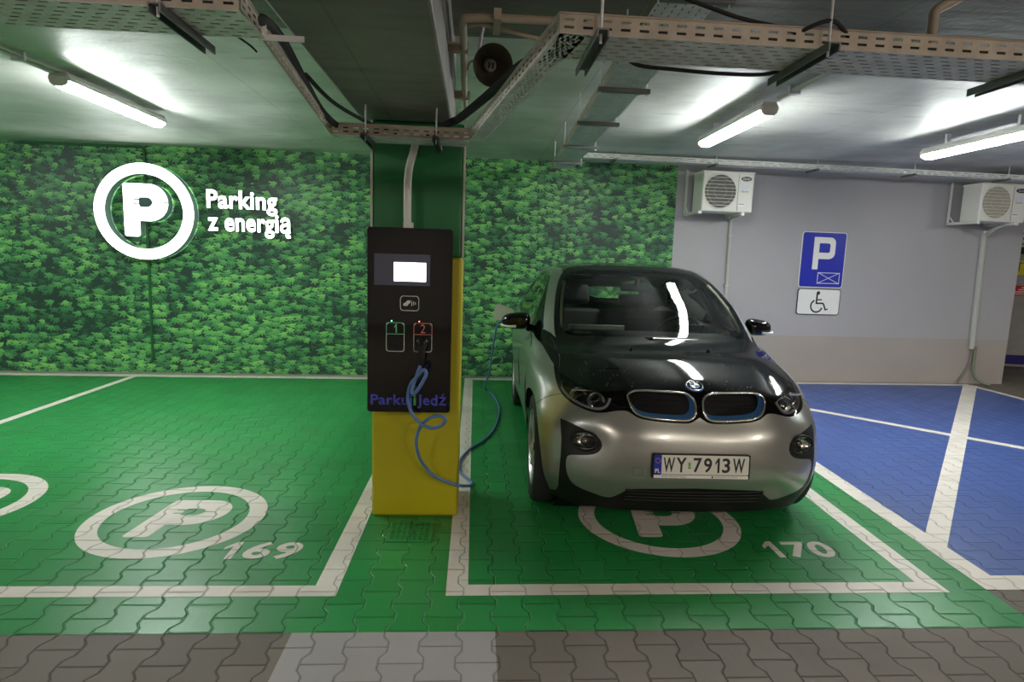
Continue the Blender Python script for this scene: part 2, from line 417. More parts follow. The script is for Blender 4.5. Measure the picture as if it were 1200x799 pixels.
def frame(o, ex, ey, ez):
    m = Matrix.Identity(4)
    for i, e in enumerate((ex, ey, ez)):
        for j in range(3): m[j][i] = e[j]
    for j in range(3): m[j][3] = o[j]
    return m

# ---- car body surface: rows (bottom -> roof) of plan contours, half car, x>0 ; y = behind the nose, z up
def row(z, pts):
    out=[]
    for p in pts:
        out.append(p if len(p)==3 else (p[0],p[1],z))
    return out
CAGE=np.array([
 row(.165,[(0,.13),(.35,.145),(.6,.21),(.70,.31),(.77,.47),(.80,.75),(.78,1.3),(.78,2.2),(.80,3.27),(.76,3.68),(.56,3.86),(0,3.90)]),
 row(.30,[(0,.045),(.35,.06),(.6,.125),(.745,.25),(.83,.45),(.862,.77),(.845,1.3),(.845,2.2),(.868,3.27),(.81,3.74),(.6,3.92),(0,3.97)]),
 row(.45,[(0,.0),(.35,.018),(.6,.088),(.755,.225),(.84,.43),(.873,.77),(.86,1.3),(.86,2.2),(.878,3.27),(.82,3.75),(.6,3.93),(0,3.99)]),
 row(.60,[(0,.012),(.35,.03),(.6,.105),(.752,.25),(.84,.46),(.878,.79),(.87,1.3),(.87,2.2),(.885,3.27),(.82,3.76),(.6,3.93),(0,3.98)]),
 row(.71,[(0,.055),(.35,.073),(.58,.150),(.728,.30),(.822,.51),(.872,.83),(.875,1.3),(.875,2.2),(.888,3.27),(.82,3.75),(.6,3.92),(0,3.97)]),
 row(.80,[(0,.095),(.34,.118),(.555,.205),(.695,.365,.805),(.79,.57,.82),(.852,.89,.845),(.866,1.32,.86),(.872,2.2,.87),(.88,3.27,.88),(.81,3.73,.85),(.6,3.89,.85),(0,3.94,.85)]),
 row(.88,[(0,.17,.875),(.33,.195,.87),(.53,.29,.865),(.66,.45,.875),(.75,.66,.89),(.815,.97,.915),(.842,1.37,.94),(.855,2.2,.96),(.86,3.27,.98),(.80,3.68,.97),(.6,3.84,.97),(0,3.90,.97)]),
 row(.97,[(0,.43,.975),(.325,.45,.97),(.52,.52,.96),(.635,.66,.957),(.72,.84,.962),(.785,1.11,.978),(.822,1.46,.995),(.838,2.2,1.01),(.838,3.27,1.05),(.78,3.6,1.06),(.58,3.76,1.06),(0,3.83,1.06)]),
 row(1.06,[(0,.80,1.058),(.32,.82,1.053),(.51,.88,1.043),(.625,.985,1.033),(.70,1.12,1.027),(.755,1.33,1.03),(.79,1.6,1.045),(.812,2.2,1.055),(.81,3.2,1.10),(.76,3.52,1.12),(.56,3.68,1.12),(0,3.76,1.12)]),
 row(1.3,[(0,1.20,1.295),(.31,1.215,1.29),(.49,1.26,1.28),(.595,1.33,1.27),(.65,1.44,1.26),(.69,1.6,1.255),(.715,1.8,1.255),(.735,2.25,1.26),(.725,3.1,1.28),(.69,3.38,1.29),(.52,3.52,1.30),(0,3.6,1.30)]),
 row(1.5,[(0,1.64,1.485),(.29,1.65,1.482),(.46,1.675,1.475),(.545,1.72,1.465),(.585,1.80,1.455),(.61,1.92,1.45),(.622,2.08,1.45),(.635,2.4,1.452),(.625,2.95,1.445),(.6,3.2,1.435),(.46,3.36,1.44),(0,3.42,1.44)]),
 row(1.53,[(0,1.90,1.537),(.22,1.905,1.535),(.35,1.925,1.531),(.415,1.96,1.527),(.45,2.02,1.524),(.47,2.10,1.522),(.48,2.22,1.521),(.485,2.48,1.521),(.475,2.85,1.512),(.45,3.02,1.505),(.35,3.12,1.503),(0,3.17,1.505)]),
 row(1.55,[(0,2.2,1.549),(.05,2.2,1.549),(.08,2.21,1.549),(.1,2.22,1.549),(.12,2.24,1.549),(.13,2.28,1.549),(.14,2.35,1.549),(.14,2.5,1.548),(.13,2.65,1.546),(.1,2.72,1.545),(.07,2.76,1.545),(0,2.78,1.545)]),
])
WID=np.zeros(CAGE.shape[:2])
WID[0:7,3]=.012;WID[0:7,4]=.02;WID[0:7,5]=.012
WID[7,3:7]=[.01,.02,.02,.01]
WID[8,2:8]=[.015,.035,.058,.058,.035,.0]
WID[9,2:9]=[.015,.035,.058,.052,.02,-.02,-.03]
WID[10,2:8]=[.0,.008,.014,.015,.01,.0]
CAGE[:,:,0]+=WID
NV,NU=CAGE.shape[:2]
def _ext(G):
    # ghost points: mirror at the centre line (u ends), extrapolate (v ends)
    m=np.array([-1,1,1.])
    G=np.concatenate([G[:,1:2]*m,G,G[:,-2:-1]*m],1)
    return np.concatenate([2*G[:1]-G[1:2],G,2*G[-1:]-G[-2:-1]],0)
EXT=_ext(CAGE)
def _w(t):
    return np.stack([-.5*t+t*t-.5*t**3,1-2.5*t*t+1.5*t**3,.5*t+2*t*t-1.5*t**3,-.5*t*t+.5*t**3],-1)
def _dw(t):
    return np.stack([-.5+2*t-1.5*t*t,-5*t+4.5*t*t,.5+4*t-4.5*t*t,-t+1.5*t*t],-1)
def S(u,v,der=False):
    u=np.clip(np.asarray(u,float),0,NU-1);v=np.clip(np.asarray(v,float),0,NV-1)
    iu=np.minimum(u.astype(int),NU-2);iv=np.minimum(v.astype(int),NV-2)
    wu=_w(u-iu);wv=_w(v-iv)
    P=EXT[iv[...,None,None]+np.arange(4)[:,None],iu[...,None,None]+np.arange(4)[None,:]]
    r=np.einsum('...i,...j,...ijk->...k',wv,wu,P)
    if not der: return r
    du=np.einsum('...i,...j,...ijk->...k',wv,_dw(u-iu),P)
    dv=np.einsum('...i,...j,...ijk->...k',_dw(v-iv),wu,P)
    n=np.cross(du,dv);n/=np.maximum(np.linalg.norm(n,axis=-1,keepdims=True),1e-9)
    return r,n
# ================================================================== SETTING
WA = math.atan(.04); WEX = Vector((math.cos(WA), math.sin(WA), 0)); WEN = Vector((math.sin(WA), -math.cos(WA), 0)); WO = Vector((0, 7.70, 0))
def wp(s, off, z): return WO+WEX*s+WEN*off+Vector((0, 0, z))
def on_wall(name, s, off, z, label=None, cat=None, group=None): return empty(name, wp(s, off, z), WA, label, cat, group)
def ceil_z(x): return 2.79+.012*x
def structure(o): o['kind'] = 'structure'; return o
floor = structure(MB().box(-9.5, 12, -7, 12, -.2, 0).build('floor', 'grey_paver'))
def poly(name, pts, z, mat, label=None):
    o = link(name, flat_mesh(name, [pts]), mat, floor); o.location.z = z
    if label: o['label'] = label
    return o
wy = lambda x: 7.70+.04*x
# painted ground: children of the floor
gx = lambda y: 2.575+.055*(y-2.65)
poly('green_paint', [(-9.4, 2.318), (gx(2.318), 2.318), (gx(wy(2.9)), wy(2.9)), (-9.4, wy(-9.4))], .0012, 'green', 'green painted paving of the charging bays')
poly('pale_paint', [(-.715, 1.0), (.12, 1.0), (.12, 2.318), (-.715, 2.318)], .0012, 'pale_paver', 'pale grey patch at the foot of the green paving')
poly('blue_paint', [(gx(2.65), 2.63), (7.0, 2.63), (7.02, 7.84), (gx(7.8), 7.80)], .0010, 'blue_paint', 'blue painted paving of the disabled bay')
def bar(pts, label, z=.0022): return poly('parking_line', pts, z, 'white_line', label)
bar([(-9, 2.585), (-.60, 2.585), (-.712, 2.675), (-9, 2.675)], 'white line across the front of bay 169')
bar([(-.712, 2.675), (-.60, 2.585), (-.565, wy(-.57)-.24), (-.665, wy(-.67)-.24)], 'white line along the right of bay 169')
bar([(-.10, 2.585), (2.365, 2.60), (2.255, 2.695), (.003, 2.68)], 'white line across the front of bay 170')
bar([(-.10, 2.585), (.003, 2.68), (.003, wy(0)-.16), (-.10, wy(0)-.16)], 'white line along the left of bay 170')
bar([(2.365, 2.60), (2.60, wy(2.6)-.16), (2.49, wy(2.5)-.16), (2.255, 2.695)], 'white line along the right of bay 170')
bar([(gx(2.62), 2.62), (gx(7.7), 7.7), (gx(7.7)+.115, 7.7), (gx(2.74)+.135, 2.755)], 'white line along the left of the blue bay')
bar([(gx(2.62), 2.62), (gx(2.74)+.135, 2.755), (7.0, 2.80), (7.0, 2.66)], 'white line across the front of the blue bay')
bar([(2.70, 3.03), (2.70, 3.20), (6.87, 7.82), (7.08, 7.82)], 'wide white diagonal line across the blue bay', .0026)
bar([(2.75, 7.28), (2.83, 7.34), (7.0, 2.93), (6.92, 2.86)], 'narrow white diagonal line across the blue bay', .0030)
bar([(6.93, 2.66), (7.02, 2.66), (7.04, 7.86), (6.94, 7.86)], 'white line along the right of the blue bay', .0034)
bar([(-4.13, 2.675), (-4.05, 2.675), (-4.05, wy(-4.1)-.17), (-4.13, wy(-4.1)-.17)], 'thin white line left of bay 169')
bar([(-9, wy(-9)-.20), (-.665, wy(-.66)-.20), (-.665, wy(-.66)-.06), (-9, wy(-9)-.06)], 'white line along the wall behind bay 169', .0038)
bar([(-.10, wy(0)-.17), (7.02, wy(7.02)-.17), (7.02, wy(7)-.06), (-.10, wy(0)-.06)], 'white line along the wall behind bay 170', .0038)
# emblem: a ring round a P whose counter is an electric plug
def arc(cx, cy, rx, ry, a0, a1, n=14): return [(cx+rx*math.cos(math.radians(a0+(a1-a0)*i/n)), cy+ry*math.sin(math.radians(a0+(a1-a0)*i/n))) for i in range(n+1)]
def p_outline():
    r = .05
    return arc(r, r, r, r, 180, 270, 5)+arc(.28-r, r, r, r, 270, 360, 5)+[(.28, .30)]+arc(.46, .65, .34, .35, -90, 90, 18)+arc(r, 1-r, r, r, 90, 180, 5)
def plug_outline(x1):
    """plug lying in the bowl of the P, prongs to the left, lead to the right"""
    return [(.18, .715), (.28, .715), (.29, .745)]+arc(.41, .655, .11, .095, 95, 10, 6)+[(x1, .672), (x1, .650)]+arc(.41, .655, .11, .095, -4, -95, 6)+[(.29, .565), (.28, .605), (.18, .605), (.18, .63), (.275, .63), (.275, .69), (.18, .69)]
def floor_emblem(cx, cy, label):
    o = link('bay_emblem', flat_mesh('bay_emblem', [circle(.485), circle(.385)]), 'white_line', floor); o.location = (cx, cy, .0022); o['label'] = label+', ring'
    me = flat_mesh('emblem_letter', [p_outline(), plug_outline(.62)])
    sh = Matrix(((.5, .06, 0, -.20), (0, .5, 0, -.25), (0, 0, 1, 0), (0, 0, 0, 1)))
    p = link('emblem_letter', xf(me, sh), 'white_line', floor); p.location = (cx+.02, cy, .0022); p['label'] = label+', letter P with a plug'
floor_emblem(-1.69, 3.41, 'white emblem painted in bay 169'); floor_emblem(1.155, 3.43, 'white emblem painted under the car in bay 170')
floor_emblem(-3.12, 3.60, 'white emblem painted at the left edge')
for txt, x, y, w in (('169', -1.275, 2.925, .40), ('170', 1.645, 2.945, .39)):
    o = link('bay_number', join_mesh('bay_number', [(one_mesh('d', .075, .185), .0), (text_mesh('d', txt[1:], w-.115, .185, 0, .03, .1), .115)]), 'white_line', floor); o.location = (x, y, .0022); o['label'] = 'white bay number '+txt+' on green paving'
# drain grate by the column
gr = empty('drain_grate', (-.33, 3.24, 0), 0, 'small square drain grate painted green before the column', 'grate')
mb = MB()
for a in range(8): mb.box(-.11+a*.0314-.004, -.11+a*.0314+.004, -.115, .115, .001, .007)
for a in range(9): mb.box(-.11, .11, -.115+a*.0287-.004, -.115+a*.0287+.004, .001, .0065)
mb.build('grid', 'green', gr)
fr = MB()
for b in ((-.125, .125, -.13, -.117), (-.125, .125, .117, .13), (-.125, -.113, -.117, .117), (.113, .125, -.117, .117)): fr.box(*b, .001, .008)
fr.build('rim', 'green', gr)
MB().box(-.112, .112, -.116, .116, .0005, .0022).build('sump', 'green', gr)
# walls and ceiling
def wall_panel(name, s0, s1, z1, mat, thick=.25):
    o = MB().box(s0, s1, 0, thick, 0, z1).build(name, mat); o.location = WO; o.rotation_euler.z = WA; return structure(o)
wall_panel('wall_back', -9.6, 7.62, 2.98, 'wall')
cb = MB()
cb.add([(-9.5, -7, ceil_z(-9.5)), (12, -7, ceil_z(12)), (12, 12, ceil_z(12)), (-9.5, 12, ceil_z(-9.5)), (-9.5, -7, 3.3), (12, -7, 3.3), (12, 12, 3.3), (-9.5, 12, 3.3)],
       [(0, 3, 2, 1), (4, 5, 6, 7), (0, 1, 5, 4), (1, 2, 6, 5), (2, 3, 7, 6), (3, 0, 4, 7)])
structure(cb.build('ceiling', 'concrete'))
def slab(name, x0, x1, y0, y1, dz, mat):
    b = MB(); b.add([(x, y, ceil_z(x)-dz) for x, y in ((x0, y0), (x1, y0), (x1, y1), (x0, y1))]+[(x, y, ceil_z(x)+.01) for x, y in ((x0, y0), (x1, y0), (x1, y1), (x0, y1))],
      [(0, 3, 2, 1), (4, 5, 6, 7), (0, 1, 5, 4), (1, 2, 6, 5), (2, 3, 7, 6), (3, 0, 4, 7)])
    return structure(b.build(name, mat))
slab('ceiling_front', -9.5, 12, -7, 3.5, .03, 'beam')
structure(MB().box(-9.6, -9.5, -7, 8, 0, 2.9).build('wall_left', 'plain_wall'))
structure(MB().box(12, 12.1, -7, 12, 0, 2.98).build('wall_right', 'plain_wall'))
structure(MB().box(-9.6, 12, -7.1, -7, 0, 2.98).build('wall_front', 'plain_wall'))
fw = structure(MB().box(-3, 4, 0, .1, 0, 2.98).build('wall_beyond', 'plain_wall')); fw.location = (9.4, 9.62, 0); fw.rotation_euler.z = -.16
bb = structure(MB().box(-3, 4, -.012, 0, .04, .2).build('baseboard_beyond', 'sign_blue')); bb.location = fw.location; bb.rotation_euler.z = -.16
MT_navy = simple('navy_band', srgb(40, 30, 110), .5); bb.data.materials[0] = MT_navy
# signs on the wall beyond the corner, cut by the right edge of the picture
def far_sign(name, mat, u, z0, z1, w, label, cat='sign'):
    e = empty(name, (9.4, 9.62, 0), -.16, label, cat); MB().box(u, u+w, -.012, -.001, z0, z1).build('panel', mat, e); return e
e = far_sign('yellow_sign', 'sign_yellow', -.29, 1.57, 1.81, .75, 'yellow sign with grey capitals on the wall beyond the corner')
o = link('lettering', xf(text_mesh('lettering', 'TN', .26, .15), UPR), 'guard', e); o.location = (-.27, -.014, 1.63); o.data.materials[0] = simple('sign_grey_text', srgb(110, 110, 90), .5)
e = far_sign('red_notice', 'sign_red', -.30, 1.22, 1.39, .6, 'red notice with small white lines beyond the corner')
o = MB()
for k in range(4): o.box(-.28+.05*k, .25, -.0145, -.012, 1.24+k*.036, 1.257+k*.036)
o.build('lettering', 'sign_white', e)
e = far_sign('striped_poster', 'sign_white', -.27, 2.045, 2.4, .7, 'white poster with green stripes above the yellow sign')
o = MB()
for k in range(3): o.box(-.25, .4, -.0145, -.012, 2.07+k*.09, 2.105+k*.09)
o.build('stripe_band', 'sign_green', e)
e = far_sign('dark_plate', 'sign_black', -.27, 1.92, 2.03, .7, 'dark plate between the striped poster and yellow sign')

# mural
mu = MB().prism([(-9.4, .02), (2.585, .02), (2.585, ceil_z(2.585)-.004), (-9.4, ceil_z(-9.4)-.004)], -.008, 0).build('ivy_mural', 'ivy'); mu.location = wp(0, .0005, 0); mu.rotation_euler.z = WA
tag(mu, 'wall graphic of green ivy leaves covering the back wall', 'mural')

# beam and column
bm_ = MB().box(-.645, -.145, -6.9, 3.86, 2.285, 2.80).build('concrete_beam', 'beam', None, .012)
tag(bm_, 'deep concrete ceiling beam running towards the column', 'beam')
colE = empty('column', (-.328, 3.66, 0), 0, 'square concrete column painted yellow below and green above', 'column')
MB().box(-.255, .255, -.215, .2, 0, 1.55).build('yellow_base', 'yellow', colE, .02, 3)
MB().box(-.255, .255, -.215, .2, 1.55, 2.285).build('green_top', 'col_green', colE, .02, 3)
for sx in (-1, 1):
    MB().box(sx*.256-.006, sx*.256+.006, -.221, -.205, 1.55 if sx > 0 else 1.55, 2.28).build('corner_strip', 'guard', colE)

# ================================================================== LAMPS
def make_lamp(loc, length, label, mat='lamp'):
    r = empty('ceiling_lamp', loc, 0, label, 'lamp', 'fluorescent ceiling lamps')
    L = length/2; cz = ceil_z(loc[0])-loc[2]
    MB().prism([(-.072, -.012), (.072, -.012), (.072, .012), (.05, .05), (-.05, .05), (-.072, .012)], -L, L).build('housing', 'lamp_housing', r, .006)
    MB().prism([(-.06, -.013), (-.054, -.034), (-.03, -.054), (.03, -.054), (.054, -.034), (.06, -.013)], -L+.02, L-.02).build('diffuser', mat, r, .01, 3)
    for s in (-1, 1):
        MB().prism([(-.064, .02), (-.060, -.030), (-.032, -.05), (.032, -.05), (.060, -.030), (.064, .02)], s*L-.012, s*L+.012).build('end_cap', 'lamp_housing' if mat else mat, r, .008)
        MB().box(-.02, .02, s*L*.6-.012, s*L*.6+.012, .045, cz).build('bracket', 'galv', r)
    return r
make_lamp((-2.885, 5.15, 2.68), 1.32, 'lit ceiling lamp over the left bay')
make_lamp((2.115, 5.05, 2.70), 1.25, 'lit ceiling lamp above the right of the parked car')
make_lamp((4.38, 5.15, 2.70), 1.27, 'lit ceiling lamp over the blue bay at the right edge')
for (x, y, m) in ((-2.9, -2.6, 'lamp_warm'), (2.2, -2.6, 'lamp_warm'), (5.8, -2.2, 'lamp_warm'), (-6.4, 4.6, 'lamp'), (-6.4, -1.2, 'lamp'), (8.6, 4.2, 'lamp'), (-.6, -4.8, 'lamp_warm'), (5.2, -4.9, 'lamp_warm')):  # unseen lamps behind and beside the view, added for more fill and bounce
    make_lamp((x, y, ceil_z(x)-.09), 1.3, 'unseen lit ceiling lamp added outside the picture', m)
def rail(x0, y0, x1, y1, label, k):
    z = ceil_z(x0)-.035
    e = empty('lamp_conduit', (x0, y0, z), 0, label, 'conduit')
    d = Vector((x1-x0, y1-y0, 0))
    MB().tube([(0, 0, 0), d], .016, 8).build('trunking', 'pvc', e)
    MB().tube([(.035, 0, .005), d+Vector((.035, 0, .005))], .008, 8).build('wire', 'pvc', e)
    for t in (.15, .6):
        p = d*t; MB().box(p.x-.03, p.x+.05, p.y-.012, p.y+.012, -.022, .035).build('clip', 'galv', e)
rail(-2.92, 4.5, -3.0, 2.4, 'grey conduit feeding the left ceiling lamp', 0)
rail(2.18, 4.43, 2.22, 3.2, 'grey conduit feeding the ceiling lamp over the car', 0)

# ================================================================== CABLE TRAYS
ZT = 2.14
def slots_bottom(W):
    rows = []
    n = 7
    for k in range(n):
        t = .014+(W-.028)*k/(n-1); rows.append((t-.0035, t+.0035, .050, .026, .012+.025*(k % 2)))
    return rows
def lip_rows(): return [(.012, .019, .050, .026, .012), (.030, .037, .050, .026, .012)]
def thicken(o, t=.0015):
    s = o.modifiers.new('Thick', 'SOLIDIFY'); s.thickness = t; s.offset = 0
    return o
def tray_run(parent, p, q, W, side, lip_h=.05, far=True, mat='galv', near=True, bottom=True):
    """channel from p to q, its second edge on the given side of the near lip"""
    p, q = Vector(p), Vector(q); ex = (q-p).normalized(); L = (q-p).length
    ey = Vector((-ex.y, ex.x, 0))*side; up = Vector((0, 0, 1))
    if bottom: thicken(link('tray_bottom', xf(perf_sheet(L, W, slots_bottom(W)).mesh('tray_bottom'), frame(p, ex, ey, up)), mat, parent))
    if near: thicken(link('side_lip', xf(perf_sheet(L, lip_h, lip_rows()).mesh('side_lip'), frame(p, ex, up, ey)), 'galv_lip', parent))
    if far: thicken(link('side_lip', xf(perf_sheet(L, lip_h, lip_rows()).mesh('side_lip'), frame(p+ey*W, ex, up, ey)), mat, parent))
    fl = MB().tube([p+up*lip_h, q+up*lip_h], .0035, 6)
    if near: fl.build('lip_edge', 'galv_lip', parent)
def cable_bed(parent, p, q, W, side):
    p, q = Vector(p), Vector(q); ex = (q-p).normalized(); ey = Vector((-ex.y, ex.x, 0))*side; b = MB(); n = int(W/.021)
    for k in range(n):
        o = ey*(W*(k+.5)/n)+Vector((0, 0, .0125)); b.tube([p+o, (p+q)/2+o+ey*random.uniform(-.002, .002), q+o], .0098, 6)
    o = b.build('cable_bed', 'rubber', parent); o['kind'] = 'stuff'; return o
def channel(parent, p, q, rods=()):
    p, q = Vector(p), Vector(q); ex = (q-p).normalized(); ey = Vector((-ex.y, ex.x, 0)); L = (q-p).length
    m = frame(p, ex, ey, Vector((0, 0, 1)))
    b = MB()
    b.box(0, L, -.016, .016, -.004, 0, 0, m); b.box(0, L, -.016, -.012, -.022, -.004, 0, m); b.box(0, L, .012, .016, -.022, -.004, 0, m)
    o = b.build('hanger_channel', 'rail', parent)
    for (x, y, z1) in rods: MB().tube([(x, y, ZT-.03), (x, y, z1)], .004, 6).build('threaded_rod', 'galv', parent)
    return o
tL = empty('cable_tray', (0, 0, 0), 0, 'perforated steel cable tray crossing the upper left corner', 'cable tray')
tray_run(tL, (-4.6, 1.64, ZT), (-.60, 1.62, ZT), .195, 1)
cable_bed(tL, (-4.6, 1.64, ZT), (-.62, 1.62, ZT), .195, 1)
thicken(link('side_lip', xf(perf_sheet(.125, .016, []).mesh('side_lip'), frame((-.62, 1.815, ZT-.004), (1, 0, 0), (0, 0, 1), (0, 1, 0))), 'galv', tL))
for x in (-1.42, -.79, -2.6): channel(tL, (x, 1.59, ZT-.002), (x-.0, 1.90, ZT-.002), ((x+.0, 1.61, ceil_z(x)),))
tC = empty('cable_tray', (0, 0, 0), 0, 'perforated steel cable tray passing in front of the column top', 'cable tray')
tray_run(tC, (-.735, 3.14, ZT), (-.045, 3.14, ZT), .19, 1, .055)
tray_run(tC, (-.595, 1.62, ZT), (-.735, 3.14, ZT), .05, 1, .05, False, bottom=False)
tray_run(tC, (-.045, 3.14, ZT), (.205, 1.645, ZT), .075, 1, .05, True)
for x in (-.56, -.21): channel(tC, (x, 3.06, ZT-.002), (x, 3.40, ZT-.002), ((x, 3.125, 2.285),))
tR = empty('cable_tray', (0, 0, 0), 0, 'perforated steel cable tray crossing the upper right corner', 'cable tray')
tray_run(tR, (.205, 1.645, ZT), (3.4, 1.665, ZT), .195, 1)
cable_bed(tR, (.25, 1.645, ZT), (3.4, 1.665, ZT), .195, 1)
for x in (.31, .92, 1.58, 2.4): channel(tR, (x, 1.59, ZT-.002), (x, 1.92, ZT-.002), ((x, 1.62, ceil_z(x)),))
# cross tray, seen from below, running back to the wall
tX = empty('cable_tray', (0, 0, 0), 0, 'dark narrow cable tray running back along the ceiling left of the car', 'cable tray')
tray_run(tX, (.66, 1.0, 2.60), (.845, 7.0, 2.60), .245, -1, .05)
for y in (1.55, 2.46, 3.05, 3.75, 4.65, 5.6, 6.5):
    x = .66+.0308*(y-1); MB().box(x-.03, x+.29, y-.016, y+.016, 2.572, 2.598).build('hanger_channel', 'rail', tX)
    for dx in (-.015, .27): MB().tube([(x+dx, y, 2.56), (x+dx, y, ceil_z(x))], .004, 6).build('threaded_rod', 'galv', tX)
tW = on_wall('cable_tray', 0, .75, 2.735, 'pale slotted cable tray hung along the top of the grey wall', 'cable tray')
thicken(link('side_lip', xf(perf_sheet(8.1, .055, [(.01, .018, .09, .05, .02), (.034, .042, .16, .10, .03)]).mesh('side_lip'), frame((1.10, 0, 0), (1, 0, 0), (0, 0, 1), (0, 1, 0))), 'white_metal', tW))
thicken(link('tray_bottom', xf(perf_sheet(8.1, .16, slots_bottom(.16)).mesh('tray_bottom'), frame((1.10, 0, 0), (1, 0, 0), (0, 1, 0), (0, 0, 1))), 'galv', tW))
for s in (1.55, 2.75, 4.0, 5.25, 6.5, 7.7):
    MB().box(s-.015, s+.015, -.06, .18, -.024, -.002).build('hanger_channel', 'rail', tW); MB().tube([(s, -.03, -.02), (s, -.03, ceil_z(s)-2.735)], .004, 6).build('threaded_rod', 'galv', tW)
# black leads in and around the trays
def lead(name, pts, r, mat, label, cat='cable', k=8, n=8, group=None):
    o = MB().tube(cat_rom(pts, k), r, n).build(name, mat); return tag(o, label, cat, group)
lead('black_cable', [(-.26, 3.25, ZT+.03), (-.15, 3.2, ZT+.09), (-.092, 3.15, ZT+.11), (.035, 2.8, ZT+.13), (.138, 2.35, ZT+.115), (.19, 2.0, ZT+.05), (.26, 1.80, ZT+.022), (.6, 1.74, ZT+.022)], .021, 'rubber', 'thick black cable bundle climbing beside the right diagonal tray')
lead('black_cable', [(-.5, 3.22, ZT+.02), (-.68, 3.22, ZT+.04), (-.72, 2.95, ZT+.055), (-.68, 2.5, ZT+.065), (-.62, 1.95, ZT+.07), (-.66, 1.76, ZT+.03), (-1.1, 1.74, ZT+.015)], .016, 'rubber', 'black cable lying against the left diagonal tray')
lead('black_cable', [(-.42, 3.24, ZT+.03), (-.56, 3.2, ZT+.075), (-.64, 2.8, ZT+.07), (-.665, 2.45, ZT+.085)], .009, 'rubber', 'thin black cable bowing away from the left diagonal tray')
lead('black_cable', [(-.74, 1.818, 2.145), (-.72, 1.835, 2.165), (-.682, 1.9, 2.152), (-.656, 1.9, 2.13)], .003, 'rubber', 'short black wire end hanging behind the left tray')
lead('black_cable', [(.42, 1.86, ZT+.03), (.47, 1.862, ZT+.0), (.58, 1.866, ZT-.006), (.74, 1.868, ZT-.010), (.88, 1.864, ZT-.004), (.95, 1.85, ZT+.03)], .006, 'rubber', 'black cable slung under the far edge of the right tray')
lead('black_cable', [(.52, 1.75, 2.30), (.647, 1.75, 2.265), (.735, 1.75, 2.243), (.886, 1.76, 2.222), (1.0, 1.78, 2.19), (1.1, 1.78, 2.15)], .006, 'rubber', 'black cable slung above the right tray to its hanger rod')
lead('black_cable', [(.78, 1.72, 2.155), (.83, 1.68, 2.165), (.877, 1.64, 2.19), (.918, 1.622, 2.20), (.958, 1.64, 2.196), (1.028, 1.68, 2.165), (1.08, 1.72, 2.155)], .006, 'rubber', 'black cable looped over the hanger rod of the right tray')
lead('grey_conduit', [(1.297, 1.75, 2.155), (1.297, 1.75, 2.26), (1.301, 1.75, 2.295), (1.344, 1.75, 2.322), (1.39, 1.74, 2.35), (1.5, 1.7, 2.42)], .014, 'pvc_warm', 'beige conduit dropping into the right cable tray', 'conduit')
lead('power_conduit', [(-.37, 3.315, 1.70), (-.372, 3.318, 1.85), (-.368, 3.33, 2.0), (-.345, 3.37, 2.12), (-.33, 3.40, 2.20)], .021, 'white_metal', 'white flexible conduit rising from the charging station', 'conduit', n=14)
# conduit beside the beam with the horn loudspeaker
cd = empty('beam_conduit', (-.10, 3.8, 2.3), 0, 'grey conduit running along the right face of the beam', 'conduit')
def loc_pts(o, L): return [tuple(Vector(p)-Vector(o)) for p in L]
co_ = (-.10, 3.8, 2.3)
zc = 2.50
MB().tube(cat_rom(loc_pts(co_, [(-.092, 4.3, zc), (-.085, 3.6, zc), (-.075, 2.8, zc), (-.072, 2.60, zc), (-.045, 2.55, zc), (.15, 2.53, zc), (.6, 2.53, zc)]), 6), .017, 10).build('pipe', 'pvc_warm', cd)
MB().tube(cat_rom(loc_pts(co_, [(-.05, 2.62, zc), (.0, 2.60, zc), (.1, 2.62, zc-.01), (.5, 2.70, zc-.06)]), 6), .011, 10).build('pipe', 'pvc_warm', cd)
for y in (2.9, 3.7): MB().box(-.045, .045, y-3.8-.012, y-3.8+.012, zc-2.3-.022, zc-2.3+.022).build('clip', 'pvc_warm', cd)
MB().box(.15, .18, 2.49-3.8, 2.66-3.8, zc-2.3-.02, zc-2.3+.022).build('clip', 'pvc_warm', cd)
hs = empty('horn_loudspeaker', (.05, 3.29, 2.55), 0, 'grey horn loudspeaker mounted under the ceiling beside the beam', 'loudspeaker')
hd = Vector((.22, -1, -.30)).normalized(); hx = hd.cross(Vector((0, 0, 1))).normalized(); hy = hx.cross(hd)
HM = frame((0, 0, 0), hx, hy, hd)
MB().lathe([(.0, -.13), (.045, -.13), (.05, -.06), (.055, -.05), (.07, 0), (.098, .075), (.104, .08), (.104, .085)], HM, 28).build('horn', 'speaker', hs)
MB().lathe([(.104, .086), (.099, .084), (.075, .04), (.05, .0), (.03, -.02), (0, -.02)], HM, 28).build('mouth', 'speaker_in', hs)
MB().lathe([(.0, .035), (.028, .033), (.032, .02), (.032, -.02)], HM, 20).build('driver', 'speaker', hs)
b_ = MB(); b_.box(-.016, -.004, -.014, .014, .034, .038, 0, HM); b_.box(.004, .016, -.014, .014, .034, .038, 0, HM); b_.build('driver_slot', 'black', hs)
MB().tube([(-.03, .03, ceil_z(0)-2.55), (-.06, .02, .06), (-.07, .0, 0)], .008, 8).build('bracket', 'galv', hs)
MB().tube(cat_rom([(-.125, .1, -.02), (-.10, .06, .03), (-.055, .07, .03), (-.03, .10, 0)], 5), .007, 8).build('lead', 'white_metal', hs)

